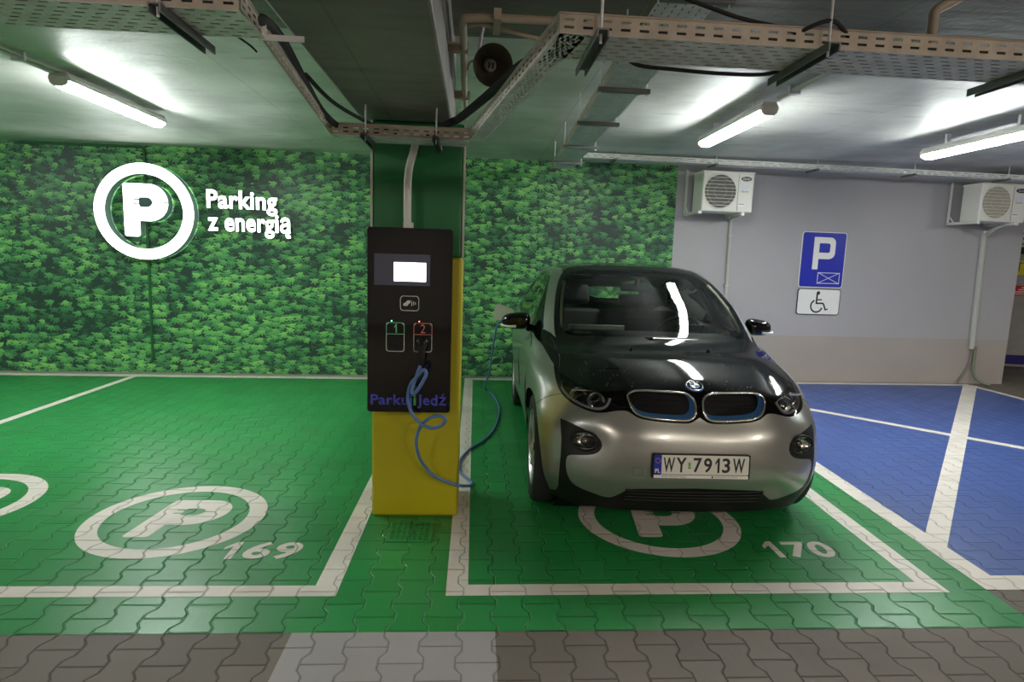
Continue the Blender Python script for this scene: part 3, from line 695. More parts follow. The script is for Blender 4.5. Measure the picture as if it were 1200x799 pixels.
# ================================================================== LIT SIGN
sg = on_wall('illuminated_sign', -3.90, .0, 1.965, 'large white lit ring with a letter P on the ivy wall', 'sign')
def channel_letter(parent, name, loops, d0, d1, ox=0, oz=0, sx=1, sz=1, sm='sign_side'):
    """box letter: lit face, painted sides"""
    T = Matrix.Translation((ox, 0, oz))
    me = flat_mesh(name, [[(x*sx, y*sz) for x, y in lp] for lp in loops])
    o = link(name, xf(me, T @ Matrix.Translation((0, -d1-.0005, 0)) @ UPR), 'sign_lit', parent)
    b = MB()
    for lp in loops:
        n = len(lp); v = [(x*sx+ox, -d, y*sz+oz) for d in (d0, d1) for x, y in lp]
        b.add(v, [(i, (i+1) % n, n+(i+1) % n, n+i) for i in range(n)], 0, n > 30)
    b.build('letter_side', sm, o)
    return o
channel_letter(sg, 'ring', [circle(.555, 96), circle(.435, 96)], .02, .14)
channel_letter(sg, 'letter_p', [p_outline()], .02, .14, -.225, -.29, .62, .61)
o = link('plug_symbol', xf(flat_mesh('plug_symbol', [plug_outline(.80)]), Matrix.Translation((-.225, -.1425, -.29)) @ UPR @ Matrix.Diagonal((.62, .61, 1, 1))), 'plug_grey', sg)
b_ = MB()
for a in (30, 150, 270, 210, 330):
    x, z = .495*math.cos(math.radians(a)), .495*math.sin(math.radians(a)); b_.tube([(x, -.03, z), (x, 0, z)], .012, 8)
b_.tube([(-.15, -.03, .2), (-.15, 0, .2)], .012, 8); b_.tube([(-.15, -.03, -.2), (-.15, 0, -.2)], .012, 8)
b_.build('standoff', 'galv', sg)
lt = on_wall('sign_lettering', -3.22, .0, 1.76, 'white lit lettering reading Parking z energią beside the ring', 'sign')
def word(body, x, z, w, h):
    fme = text_mesh('word', body, w, h, 0, .024); face = link('word', xf(fme, Matrix.Translation((x, -.0625, z)) @ UPR), 'sign_lit', lt)
    s = link('letter_side', xf(text_mesh('letter_side', body, w, h, .04, .024), Matrix.Translation((x, -.022, z)) @ UPR), 'sign_side', face)
word('Parking', -.005, .215, .815, .285); word('z energią', 0, -.055, .965, .285)
cdt = on_wall('sign_conduit', -3.93, .0, 0, 'green conduit running down the ivy wall behind the sign', 'conduit')
MB().tube(cat_rom([(-1.35, -.02, 2.705), (-.3, -.02, 2.715), (-.06, -.02, 2.715), (0, -.02, 2.67), (0, -.02, 2.3), (-.01, -.02, .5), (-.01, -.02, .22), (-.05, -.02, .14)], 6), .016, 8).build('pipe', 'green_pipe', cdt)
MB().box(-.03, .02, -.03, 0, 2.62, 2.645).build('clip', 'black', cdt)

# ================================================================== CHARGING STATION
cs = empty('charging_station', (-.348, 3.27, 1.195), 0, 'tall black wall box charging station mounted on the column', 'charging station')
MB().box(-.2, .2, .012, .172, -.46, .46).build('back_box', 'black_panel', cs, .01)
fp = xf(flat_mesh('front_panel', [rrect(-.227, .227, -.503, .503, .018)], .012), UPR); link('front_panel', fp, 'black_gloss', cs, bevel=.003)
YF = -.0135
def cpx(px, py):   # point of the flat front panel, from its measured outline
    return ((px-430)/(529-430)*.454-.227, .503-(py-266)/(483-266)*1.006)
def panel_flat(name, loops, mat, parent=cs, d=0.):
    return link(name, xf(flat_mesh(name, loops), Matrix.Translation((0, YF-d, 0)) @ UPR), mat, parent)
x0, z0 = cpx(438, 332); x1, z1 = cpx(503, 296)
win = MB().box(x0, x1, YF-.001, YF+.004, z0, z1).build('display_window', simple('display_window', (.10, .10, .15), .12), cs)  # bluish reflection painted into the window's base colour
x0, z0 = cpx(461, 327); x1, z1 = cpx(498, 305.5)
MB().box(x0, x1, YF-.003, YF, z0, z1).build('display', 'screen', cs)
def outline(name, x0, x1, z0, z1, r, w, mat, parent=cs):
    return panel_flat(name, [rrect(x0, x1, z0, z1, r), rrect(x0+w, x1-w, z0+w, z1-w, r-w*.6)], mat, parent, .0008)
x0, z0 = cpx(468.2, 361.5); x1, z1 = cpx(490.5, 343.8)
rf = outline('card_reader', x0, x1, z0, z1, .018, .0035, 'line_white')
cx = (x0+x1)/2; cz = (z0+z1)/2
hand = [(cx-.033, cz-.014), (cx-.012, cz-.014), (cx-.004, cz-.002), (cx+.004, cz+.002), (cx+.004, cz+.016), (cx-.012, cz+.016), (cx-.02, cz+.006), (cx-.035, cz-.002)]
panel_flat('hand_symbol', [hand], 'line_white', rf, .001)
for k in range(3): panel_flat('wave_symbol', [arc(cx+.008+k*.010, cz, .006, .017-k*.004, -70, 70, 6)+arc(cx+.008+k*.010, cz, .002, .014-k*.004, 70, -70, 6)], 'line_white', rf, .001)
socks = []
for num, pxa, pxb, mt, led in (('1', 452, 473.6, 'line_green', 'led_green'), ('2', 484.3, 506.3, 'line_red', 'led_red')):
    x0, z0 = cpx(pxa, 409.8); x1, z1 = cpx(pxb, 375.3)
    s = outline('socket', x0, x1, z0, z1, .014, .0032, 'line_white'); s['label'] = 'socket '+num+' with a printed outline'
    zm = cpx(0, 389)[1]
    panel_flat('divider_line', [[(x0, zm-.0017), (x1, zm-.0017), (x1, zm+.0017), (x0, zm+.0017)]], mt, s, .0008)
    panel_flat('top_outline', [[(x0, zm), (x0+.0032, zm), (x0+.0032, z1-.016), (x0+.016, z1-.0032), (x1-.016, z1-.0032), (x1-.0032, z1-.016), (x1-.0032, zm), (x1, zm), (x1, z1-.014), (x1-.014, z1), (x0+.014, z1), (x0, z1-.014)]], mt, s, .0012)
    link('number', xf(one_mesh('number', .014, .048) if num == '1' else text_mesh('number', num, .026, .048), Matrix.Translation(((x0+x1)/2-(.0055 if num == '1' else .013), YF-.001, zm+.008)) @ UPR), mt, s)
    panel_flat('socket_recess', [rrect(x0+.012, x1-.012, z0+.02, zm-.01, .02)], 'black', s, .0006)
    MB().tube([((x0+x1)/2-.02, YF-.002, z1+.008), ((x0+x1)/2-.02, YF+.001, z1+.008)], .003, 8).build('status_light', led, s)
    socks.append(((x0+x1)/2, (z0+zm)/2))
def cs_text(body, pa, pb, z0, z1, mat):
    x0, _ = cpx(pa, 0); x1, _ = cpx(pb, 0)
    link('lettering', xf(text_mesh('lettering', body, x1-x0, z1-z0, 0, .02), Matrix.Translation((x0, YF-.001, z0)) @ UPR), mat, cs)
zb = cpx(0, 474.5)[1]; zt = cpx(0, 461.5)[1]; zl = cpx(0, 478)[1]
cs_text('Parkuj', 434, 483.5, zl, zt, 'txt_blue'); cs_text('i', 485, 488, zb, zt, 'txt_green'); cs_text('Jedź', 489.5, 524, zl+.0, zt+.008, 'txt_blue')
MB().tube([(-.02, .07, .50), (-.02, .07, .535)], .028, 14).build('cable_gland', 'white_metal', cs)
# charging cable
sx_, sz_ = -.348+socks[1][0], 1.195+socks[1][1]
cc = empty('charging_cable', (sx_, 3.24, sz_), 0, 'blue charging cable looping from socket two to the car', 'cable')
o_ = (sx_, 3.24, sz_)
MB().tube(loc_pts(o_, [(sx_, 3.257, sz_+.012), (sx_, 3.215, sz_+.008), (sx_, 3.19, sz_-.02), (sx_+.001, 3.185, sz_-.08), (sx_-.001, 3.185, sz_-.11)]), [.024, .026, .022, .017, .013], 14).build('plug', 'black', cc)
MB().tube(loc_pts(o_, [(sx_-.022, 3.225, sz_+.018), (sx_-.01, 3.20, sz_+.010), (sx_+.01, 3.20, sz_+.010), (sx_+.022, 3.225, sz_+.018)]), .008, 8).build('plug_grip', 'pvc', cc)

CABLE = [(-0.284, 3.185, 1.003), (-0.293, 3.17, 0.931), (-0.315, 3.15, 0.865), (-0.318, 3.14, 0.826), (-0.299, 3.13, 0.835), (-0.268, 3.12, 0.882), (-0.244, 3.12, 0.936), (-0.26, 3.13, 0.956), (-0.293, 3.15, 0.917), (-0.331, 3.17, 0.865), (-0.345, 3.18, 0.787), (-0.325, 3.18, 0.712), (-0.275, 3.17, 0.654), (-0.218, 3.15, 0.635), (-0.163, 3.12, 0.657), (-0.139, 3.11, 0.692), (-0.164, 3.12, 0.71), (-0.219, 3.15, 0.692), (-0.272, 3.2, 0.636), (-0.3, 3.23, 0.56), (-0.302, 3.26, 0.486), (-0.28, 3.33, 0.383), (-0.217, 3.37, 0.288), (-0.154, 3.39, 0.248), (-0.094, 3.4, 0.223), (-0.046, 3.44, 0.197), (0.002, 3.91, 0.013), (0.017, 3.957, 0.013), (-0.048, 4.103, 0.013), (-0.076, 4.203, 0.013), (-0.074, 4.448, 0.013), (0.002, 4.725, 0.013), (0.095, 4.91, 0.013), (0.201, 5.249, 0.013), (0.274, 5.803, 0.013), (0.28, 6.273, 0.013), (0.22, 6.757, 0.013), (0.14, 6.75, 0.083), (0.184, 6.6, 0.266), (0.216, 6.35, 0.634), (0.248, 6.22, 0.871), (0.309, 6.2, 0.911), (0.37, 6.15, 0.882)]
CABLE[0] = (sx_-.001, 3.185, sz_-.10)
MB().tube(cat_rom(loc_pts(o_, CABLE), 6), .0095, 10).build('lead', 'cable_blue', cc)
# ================================================================== GREY WALL THINGS
def make_ac(s, z, label, pipe_label, gv):
    a = on_wall('air_conditioner', s, .04, z, label, 'air conditioner', 'outdoor air conditioning units')
    W, Hh, D0, D1 = .655, .485, .14, .44
    MB().box(0, W, -D1, -D0, 0, Hh).build('casing', 'ac_white', a, .018, 3)
    MB().box(-.004, W+.004, -D1-.006, -D0+.004, Hh-.022, Hh+.004).build('lid', 'ac_white', a, .006)
    cx, cz, R = .225, .245, .200
    FM = frame((cx, -D1, cz), (1, 0, 0), (0, 0, 1), (0, -1, 0))
    g = MB().lathe([(R+.022, -.002), (R+.016, .010), (R+.003, .010), (R-.004, -.003)], FM, 48).build('fan_ring', 'ac_white', a)
    MB().lathe([(0, .0025), (R, .0025)], FM, 48).build('fan_opening', gv, g)
    b = MB()
    for k in range(-4, 5):
        h = k*.042; w = math.sqrt(max(R*R-h*h, 0))
        b.tube([FM @ Vector((-w, h, .008)), FM @ Vector((w, h, .008))], .0035, 6)
    for k in (2, 4): b.add(*ring_tube(FM, k*R/5, .007, .0012), 0, True)
    b.build('guard', 'ac_white', g)
    FB = MB()
    for k in range(5):
        an = 2*PI*k/5; m = FM @ Matrix.Rotation(an, 4, 'Z'); FB.add([m @ Vector(p) for p in ((.02, -.02, .004), (.17, -.05, .004), (.18, .05, .005), (.02, .02, .005))], [(0, 1, 2, 3)])
    FB.build('fan_blades', gv, g)
    MB().box(.452, .456, -D1-.002, -D1+.002, .02, Hh-.03).build('panel_seam', 'dark_grille', a)
    bd = link('badge', xf(flat_mesh('badge', [[(x*1.0, y*.42) for x, y in circle(.068, 32)]], .003), Matrix.Translation((.55, -D1-.004, .405)) @ UPR), simple('badge_navy', (.02, .02, .05), .3), a)
    link('badge_lettering', xf(text_mesh('badge_lettering', 'Carrier', .09, .026, 0, 0, .2), Matrix.Translation((.505, -D1-.0085, .393)) @ UPR), 'sign_white', bd)
    link('lettering', xf(text_mesh('lettering', 'Xpower', .105, .035, 0, .01, .25), Matrix.Translation((.488, -D1-.001, .235)) @ UPR), 'rail', a)
    lb = MB().box(.49, .585, -D1-.0015, -D1+.001, .275, .325).build('sticker', simple('sticker_blue', srgb(206, 212, 226), .4), a)
    lb = MB().box(.462, .552, -D1-.0015, -D1+.001, .075, .115).build('sticker', 'sign_white', a)
    MB().box(.47, .545, -D1-.0022, -D1+.001, .097, .106).build('sticker_text', 'rail', lb)
    MB().box(W-.004, W+.045, -.33, -.2, .04, .2).build('valve_cover', 'ac_white', a, .01)
    for sx in (-.05, .50):
        br = MB()
        br.box(sx, sx+.035, 0, -.006+.012, -.03, .55); br.box(sx, sx+.035, -.034, .0, -.03, .55) if False else None
        br.box(sx, sx+.004, -.036, 0, -.03, .55)
        br.box(sx, sx+.035, -.47, 0, -.034, -.030); br.box(sx, sx+.004, -.47, 0, -.034, .0)
        br.tube([(sx+.018, -.12, -.03), (sx+.018, 0, .10)], .010, 6)
        o = br.build('wall_bracket', 'white_metal', a)
        MB().box(sx-.002, sx+.037, -.482, -.468, -.036, .002).build('bracket_cap', 'sign_white', o)
        MB().box(sx+.004, sx+.03, -.40, -.36, -.03, .0).build('rubber_foot', 'black', o)
        for zz in (.10, .5): MB().lathe([(0, .002), (.006, .002), (.006, 0)], frame((sx+.018, -.004, zz), (1, 0, 0), (0, 0, 1), (0, -1, 0)), 10).build('bolt', 'rail', o)
    return a
def ring_tube(FM, R, h, r, n=40, k=6):
    mb = MB(); mb.tube([FM @ Vector((R*math.cos(2*PI*i/n), R*math.sin(2*PI*i/n), h)) for i in range(n)], r, k, 0, False, True)
    return mb.v, mb.f
make_ac(2.735, 2.215, 'cream air conditioner beside the ivy wall graphic', '', 'dark_grille')
make_ac(6.455, 2.235, 'cream air conditioner at the right edge, with a looped hose', '', simple('fan_pale', srgb(168, 158, 142), .6))
p1 = on_wall('pipe', 3.345, .0, 0, 'thin pale pipe down the grey wall beside the first air conditioner', 'pipe')
MB().tube(cat_rom([(-.012, -.30, 2.2), (-.012, -.1, 2.19), (-.01, -.04, 2.15), (0, -.03, 2.0), (.01, -.03, .6), (.01, -.03, .05)], 6), .017, 10).build('tube', 'pvc', p1)
for z in (1.95, 1.3, .6): MB().box(-.025, .035, -.05, 0, z-.012, z+.012).build('clip', 'pvc', p1)
p2 = on_wall('pipe', 7.02, .0, 0, 'pale trunking with a hose end down the grey wall at right', 'pipe')
MB().box(-.03, .03, -.055, -.004, .50, 2.16).build('trunking', 'pvc', p2, .012); p2.children[0].matrix_local = Matrix.Translation((.035, 0, 0)) @ Matrix.Rotation(-.028, 4, 'Y')
MB().tube(cat_rom([(-.0, -.33, 2.23), (-.08, -.25, 2.17), (-.04, -.1, 2.09), (.01, -.04, 2.14), (.06, -.1, 2.2), (.07, -.3, 2.235)], 8), .02, 10).build('hose', 'pvc', p2)
MB().tube(cat_rom([(.085, -.03, .54), (.085, -.03, .3), (.11, -.05, .12), (.19, -.12, .03), (.25, -.18, .016)], 6), .018, 10).build('hose', simple('green_hose', srgb(120, 128, 104), .6), p2)
MB().tube(cat_rom([(.05, -.02, .52), (.03, -.02, .3), (-.06, -.03, .12), (-.14, -.05, .02)], 6), .012, 8).build('hose', simple('grey_hose', srgb(128, 118, 112), .6), p2)

# parking signs
def road_sign(name, s, z, w, h, face, label, rim):
    e = on_wall(name, s, .01, z, label, 'sign')
    back = link('panel', xf(flat_mesh('panel', [rrect(-w/2, w/2, 0, h, .04)], .006), UPR), rim, e)
    f = link('face', xf(flat_mesh('face', [rrect(-w/2+.010, w/2-.010, .010, h-.010, .032)]), Matrix.Translation((0, -.0068, 0)) @ UPR), face, e)
    return e, f
def on_face(e, name, loops, mat, d=.0074): return link(name, xf(flat_mesh(name, loops), Matrix.Translation((0, -d, 0)) @ UPR), mat, e)
e, f = road_sign('parking_sign', 4.685, 1.306, .635, .745, 'sign_blue', 'blue parking sign with a white P on the grey wall', 'sign_white')
# P : outer and counter
P0 = [(-.145, .245), (-.065, .245), (-.065, .385), (.07, .385)]+arc(.07, .465, .095, .08, -90, 0, 6)+[(.165, .60)]+arc(.085, .60, .08, .075, 0, 90, 6)+[(-.145, .675)]
P1 = [(-.065, .47), (.06, .47)]+arc(.06, .49, .03, .02, -90, 0, 4)+[(.09, .57)]+arc(.06, .57, .03, .025, 0, 90, 4)+[(-.065, .595)]
on_face(f, 'letter_p', [P0, P1], 'sign_white')
x0, x1, z0, z1, t = -.055, .265, .055, .205, .009
env = [[(x0, z0), (x1, z0), (x1, z1), (x0, z1)], [(x0+t, z0+t), (x1-t, z0+t), (x1-t, z1-t), (x0+t, z1-t)]]
on_face(f, 'marked_bay_symbol', env, 'sign_white')
for (a, b) in (((x0, z0), (x1, z1)), ((x0, z1), (x1, z0))):
    d = Vector((b[0]-a[0], b[1]-a[1])).normalized(); n = Vector((-d.y, d.x))*t*.42
    on_face(f, 'marked_bay_symbol', [[(a[0]+n.x, a[1]+n.y), (a[0]-n.x, a[1]-n.y), (b[0]-n.x, b[1]-n.y), (b[0]+n.x, b[1]+n.y)]], 'sign_white', .0076)
for x in (-.25, .25): MB().box(x-.02, x+.02, .002, .01, .3, .34).build('fixing', 'galv', e)
e, f = road_sign('wheelchair_sign', 4.685, .935, .62, .355, 'sign_white', 'white plate with a black wheelchair symbol below the parking sign', 'sign_black')
on_face(f, 'head', [circle(.026, 20, -.015, .298)], 'sign_black')
def stroke(pts, w):
    L = []; Rr = []
    for i, p in enumerate(pts):
        a = Vector(pts[max(i-1, 0)]); b = Vector(pts[min(i+1, len(pts)-1)]); d = (b-a).normalized(); n = Vector((-d.y, d.x))*w/2
        L.append((p[0]+n.x, p[1]+n.y)); Rr.append((p[0]-n.x, p[1]-n.y))
    return L+Rr[::-1]
on_face(f, 'wheel', [stroke(arc(-.025, .12, .082, .082, 115, 345, 24), .022)], 'sign_black')
on_face(f, 'body', [stroke([(-.03, .285), (-.03, .15)], .024)], 'sign_black'); on_face(f, 'arm', [stroke([(-.03, .207), (.045, .207)], .017)], 'sign_black', .0076)
on_face(f, 'leg', [stroke([(-.04, .158), (.066, .158), (.074, .150), (.11, .065)], .022)], 'sign_black', .0078); on_face(f, 'foot', [stroke([(.103, .068), (.142, .085)], .018)], 'sign_black', .008)
for x in (-.27, .27): MB().lathe([(0, .002), (.008, .002), (.008, 0)], frame((x, -.008, .18), (1, 0, 0), (0, 0, 1), (0, -1, 0)), 10).build('bolt', 'galv', e)
# ================================================================== CAR
NU1, NV1 = NU-1, NV-1
def Sd(u, v, off=0., side=1):
    """point and normal on the body; the front fog-lamp corner is dished in"""
    u = np.asarray(u, float); v = np.asarray(v, float)
    p, n = S(u, v, True)
    d = -.030*np.exp(-((u-2.05)/.50)**2-((v-2.78)/.62)**2)
    def q(uu, vv):
        pp, nn = S(uu, vv, True); dd = -.030*np.exp(-((uu-2.05)/.50)**2-((vv-2.78)/.62)**2); return pp+nn*dd[..., None]
    e = 2e-3
    a = q(np.clip(u+e, 0, NU1), v)-q(np.clip(u-e, 0, NU1), v); b = q(u, np.clip(v+e, 0, NV1))-q(u, np.clip(v-e, 0, NV1))
    nn = np.cross(a, b); L = np.linalg.norm(nn, axis=-1, keepdims=True); nn = np.where(L > 1e-10, nn/np.maximum(L, 1e-10), n)
    sgn = np.where((nn*n).sum(-1, keepdims=True) < 0, -1., 1.); nn = nn*sgn
    # outward = away from the car's inside
    r = p+n*d[..., None]
    c = r-np.array([0, 2.0, .75]); out = np.where(((nn*c).sum(-1, keepdims=True)) < 0, -1., 1.)
    nn = nn*out
    nc = n*np.where((n*c).sum(-1, keepdims=True) < 0, -1., 1.)
    r = p-nc*(-d)[..., None]+nn*off
    m = np.array([side, 1, 1.]); return r*m, nn*m
def SP(u, v, off=0., side=1): return Vector(Sd(np.array([u]), np.array([v]), off, side)[0][0])
def SN(u, v, side=1): return Vector(Sd(np.array([u]), np.array([v]), 0, side)[1][0])
_n = 8
_us = np.linspace(0, NU1, NU1*_n+1); _vs = np.linspace(0, NV1, NV1*_n+1); _a = len(_us)
_P = S(*np.meshgrid(_us, _vs)).reshape(-1, 3)
_B = BVHTree.FromPolygons([Vector(p) for p in _P], [(j*_a+i, j*_a+i+1, (j+1)*_a+i+1, (j+1)*_a+i) for j in range(len(_vs)-1) for i in range(_a-1)])
def side_uv(y, z):
    h = _B.ray_cast(Vector((2, y, z)), Vector((-1, 0, 0)))
    j, i = divmod(h[2], _a-1); u, v = _us[i]+.05, _vs[j]+.05
    for _ in range(8):
        p0 = S(u, v); e = 1e-3; A = np.stack([(S(u+e, v)-p0)/e, (S(u, v+e)-p0)/e], 1)
        q = np.linalg.lstsq(A, np.array(h[0])-p0, rcond=None)[0]; u = float(np.clip(u+q[0], 0, NU1)); v = float(np.clip(v+q[1], 0, NV1))
    return u, v
WY = (.71, 3.28); WZ = .345
def arch(yc):
    R = .383; a0 = math.degrees(math.asin((.172-WZ)/R)); pts = []
    for i in range(41):
        a = math.radians(a0+(180-2*a0)*i/40); pts.append(side_uv(yc+R*math.cos(a), WZ+R*math.sin(a)))
    return pts+[(pts[-1][0], -.06), (pts[0][0], -.06)]
GR = [(1.20,5.33),(1.09,5.66),(.90,5.74),(.56,5.72),(.24,5.67),(.13,5.51),(.06,5.14),(.06,4.39),(.13,4.10),(.23,4.02),(.51,4.05),(.85,4.14),(1.05,4.41)]
GR = chaikin(GR, 2)
HL = [(3.74,6.22),(3.61,5.84),(3.48,5.51),(3.13,4.86),(2.78,4.54),(2.33,4.32),(1.93,4.20),(1.70,4.27),(1.56,4.50),(1.47,5.05),(1.47,5.24),(1.72,5.50),(2.07,5.66),(2.59,5.72),(3.12,5.92),(3.50,6.15)]
HL = chaikin(HL, 2)
NB = [(3.78,6.29),(3.63,5.84),(3.50,5.50),(3.15,4.84),(2.78,4.50),(2.33,4.27),(1.92,4.14),(1.64,4.22),(1.37,4.40),(1.17,4.44),(1.08,4.30),(.95,4.08),(.75,3.98),(.52,3.92),(.23,3.89),(.13,3.93),(.06,4.08),(-.02,4.25)]
NB = chaikin(NB, 2, False)
BELT = [(5.06,7.84),(4.47,6.84),(3.83,6.31)]
BELT = chaikin(BELT, 1, False)
HOOD = [(-.02,7.95),(2.0,7.95),(3.27,7.98),(3.55,8.12),(4.05,8.2),(4.6,8.05)]+BELT+NB
SIDEFR = chaikin([(4.05,8.2),(4.15,8.4),(4.19,8.65),(4.35,9.16),(4.75,9.6),(5.3,9.9),(6.0,10.04),(7.0,10.05),(7.8,9.9),(8.4,9.4),(8.7,8.7),(8.6,7.9),(8,7.45),(7,7.65),(6,7.75),(5.06,7.84),(4.6,8.02)], 2)
WIN1 = chaikin([(4.42,8.32),(4.42,8.7),(4.6,9.2),(5.0,9.6),(5.5,9.83),(6.1,9.92),(6.4,9.92),(6.4,8.02),(6.0,8.0),(5.3,8.05),(4.7,8.15)], 2)
WIN2 = chaikin([(6.62,8.02),(6.62,9.92),(7.3,9.9),(7.85,9.7),(8.25,9.2),(8.4,8.6),(8.2,7.95),(7.6,7.85)], 2)
WSF = [(-.02,7.95),(2.0,7.95),(3.27,7.98)]+chaikin([(3.27,7.98),(3.33,8.22),(3.36,8.57),(3.42,9.2),(3.40,9.8),(3.2,10.1),(2.5,10.28),(1.2,10.34),(-.02,10.34)], 2, False)[1:]
WSG = [(-.02,8.07)]+chaikin([(-.02,8.07),(2.12,8.06),(2.75,8.12),(3.02,8.3),(3.09,8.6),(3.10,9.1),(3.03,9.57),(2.87,9.86),(2.5,9.98),(1.2,10.06),(-.02,10.06)], 2, False)[1:]
ROOF = [(-.02,10.2),(1.2,10.2),(2.5,10.1),(3.2,9.95),(3.5,10.12),(3.9,10.32),(4.5,10.46),(6,10.52),(8,10.48),(9,10.3),(11.02,10.3),(11.02,12.02),(-.02,12.02)]
RGL = chaikin([(9.15,8.3),(9.2,9.8),(9.5,9.95),(11.3,9.95),(11.3,8.2),(9.5,8.2)], 1)
TGT = [(8.9,7.7),(8.95,10.3),(11.02,10.3),(11.02,6.2),(9.6,6.2)]
FOG = [(2.87,3.53),(2.53,3.47),(2.17,3.33),(1.82,3.07),(1.71,2.95),(1.66,2.73),(1.69,2.58),(1.76,2.44),(1.91,2.33),(2.17,2.26),(2.50,2.20),(2.58,2.05),(2.58,1.74),(2.50,1.34),(2.32,1.06),(2.08,.93),(1.82,.82),(1.40,.60),(1.25,.84),(1.09,1.12),(.94,1.20),(.47,1.26),(-.02,1.29)]
FOG = [FOG[0]]+chaikin(FOG[0:], 2, False)[1:]+[(-.02,-.02),(11.02,-.02),(11.02,.6),(9.4,.45),(6,.45),(4.5,.35),(3.44,.22),(3.05,.40),(2.86,.75),(2.80,1.2),(2.76,2.1),(2.76,2.73)]
BUMP = [(-.02,-.02),(-.02,4.4),(1,4.9),(2,4.9),(2.5,5.0),(3.01,4.70),(3.49,4.40),(3.80,4.09),(4.08,3.72),(4.6,3.0),(4.6,-.02)]
FEND = [(2.5,5.0),(2.5,6.5),(5.0,8.3),(5.72,7.9),(5.78,6),(5.82,3),(5.86,-.02),(4.0,-.02),(4.08,3.72)]
DOOR = [(5.6,.3),(5.6,3),(5.6,6),(5.6,7.9),(6.9,7.8),(6.95,4),(6.9,.45)]
RAILP = [(2.4,10.0),(2.8,7.85),(4.05,7.85),(4.7,8.3),(6.0,9.6),(8,9.5),(9.0,9.4),(9.0,10.7),(3,10.7)]
REG = [('wheel_gap', arch(WY[0])), ('wheel_gap', arch(WY[1])), ('grille_gap', GR), ('headlight', HL), ('side_window', WIN1), ('rear_side_window', WIN2), ('window_surround', SIDEFR),
       ('windshield', WSG), ('windshield_surround', WSF), ('roof', ROOF), ('rear_window', RGL), ('hood', HOOD), ('tailgate', TGT), ('lower_trim', FOG), ('roof_rail', RAILP), ('front_bumper', BUMP), ('front_fender', FEND), ('door', DOOR)]
def dens(p, h=.09):
    out = []
    for i in range(len(p)):
        a, b = p[i], p[(i+1) % len(p)]; k = max(1, int(math.hypot(b[0]-a[0], b[1]-a[1])/h))
        for j in range(k): out.append((a[0]+(b[0]-a[0])*j/k, a[1]+(b[1]-a[1])*j/k))
    return out
def inside(px, py, poly):
    x = np.array([p[0] for p in poly]); y = np.array([p[1] for p in poly]); x2 = np.roll(x, -1); y2 = np.roll(y, -1)
    c = (y[None] > py[:, None]) != (y2[None] > py[:, None])
    xi = (x2-x)[None]*(py[:, None]-y[None])/np.where(y2 == y, 1e-12, y2-y)[None]+x[None]
    return (np.sum(c & (px[:, None] < xi), 1) % 2) == 1
def build_regions():
    V = []; E = []
    def loop(p):
        o = len(V); n = len(p)
        for q in p: V.append(Vector((q[0], q[1])))
        for i in range(n): E.append((o+i, o+(i+1) % n))
    loop(dens([(0, 0), (NU1, 0), (NU1, NV1), (0, NV1)]))
    for nm, p in REG: loop(dens(p))
    cons = np.array([v[:] for v in V])
    us = np.concatenate([np.arange(.04, 5, 1/13), np.arange(5, NU1, 1/6)]); vs = np.arange(.05, NV1, 1/11)
    G = np.stack(np.meshgrid(us, vs), -1).reshape(-1, 2)
    keep = np.ones(len(G), bool)
    for k in range(0, len(G), 400):
        d = np.abs(G[k:k+400, None]-cons[None]).max(-1).min(1); keep[k:k+400] = d > .022
    V += [Vector(g) for g in G[keep]]
    r = geometry.delaunay_2d_cdt(V, E, [], 0, 1e-5)
    v = np.array([p[:] for p in r[0]]); f = np.array([t for t in r[2] if len(t) == 3])
    c = v[f].mean(1); ok = (c[:, 0] > 0) & (c[:, 0] < NU1) & (c[:, 1] > 0) & (c[:, 1] < NV1); f = f[ok]; c = c[ok]
    lab = np.full(len(f), -1)
    for k, (nm, p) in reversed(list(enumerate(REG))): lab[inside(c[:, 0], c[:, 1], p)] = k
    return v, f, lab
UVV, UVF, LAB = build_regions()
RNAME = [n for n, _ in REG]
def region_mesh(name, keys, sides, off=0., flip=False, sel=None):
    ks = [i for i, n in enumerate(RNAME) if n in keys]+([-1] if 'rest' in keys else [])
    F = UVF[np.isin(LAB, ks)]
    if sel is not None: F = F[sel(UVV[F].mean(1))]
    idx, inv = np.unique(F, return_inverse=True); F = inv.reshape(-1, 3); uv = UVV[idx]
    allv = []; alln = []; allf = []; o = 0
    for s in sides:
        p, n = Sd(uv[:, 0], uv[:, 1], off, s); ff = F.copy()
        a = p[ff]; fn = np.cross(a[:, 1]-a[:, 0], a[:, 2]-a[:, 0]); bad = (fn*n[ff].mean(1)).sum(-1) < 0
        ff[bad] = ff[bad][:, ::-1]
        if flip: ff = ff[:, ::-1]; n = -n
        allv.append(p); alln.append(n); allf.append(ff+o); o += len(p)
    P_ = np.concatenate(allv); N_ = np.concatenate(alln); F_ = np.concatenate(allf)
    # weld the two halves along the centre line
    if len(sides) == 2:
        key = {}; mp = np.arange(len(P_))
        for i, p in enumerate(P_):
            if abs(p[0]) < 1e-5:
                k = (round(p[1], 5), round(p[2], 5)); mp[i] = key.setdefault(k, i)
        F_ = mp[F_]
        N_[[i for i, p in enumerate(P_) if abs(p[0]) < 1e-5]] *= np.array([0, 1, 1.])
    ids, inv = np.unique(F_, return_inverse=True)
    me = bpy.data.meshes.new(name); me.from_pydata(P_[ids].tolist(), [], inv.reshape(-1, 3).tolist()); me.update()
    for p in me.polygons: p.use_smooth = True
    nn = N_[ids]; nn = nn/np.maximum(np.linalg.norm(nn, axis=1, keepdims=True), 1e-9)
    me.normals_split_custom_set_from_vertices(nn.tolist())
    return me
CAR = empty('car', (1.237, 3.03, 0), -math.radians(1.1), 'silver and black electric hatchback plugged in and parked in bay 170', 'car')
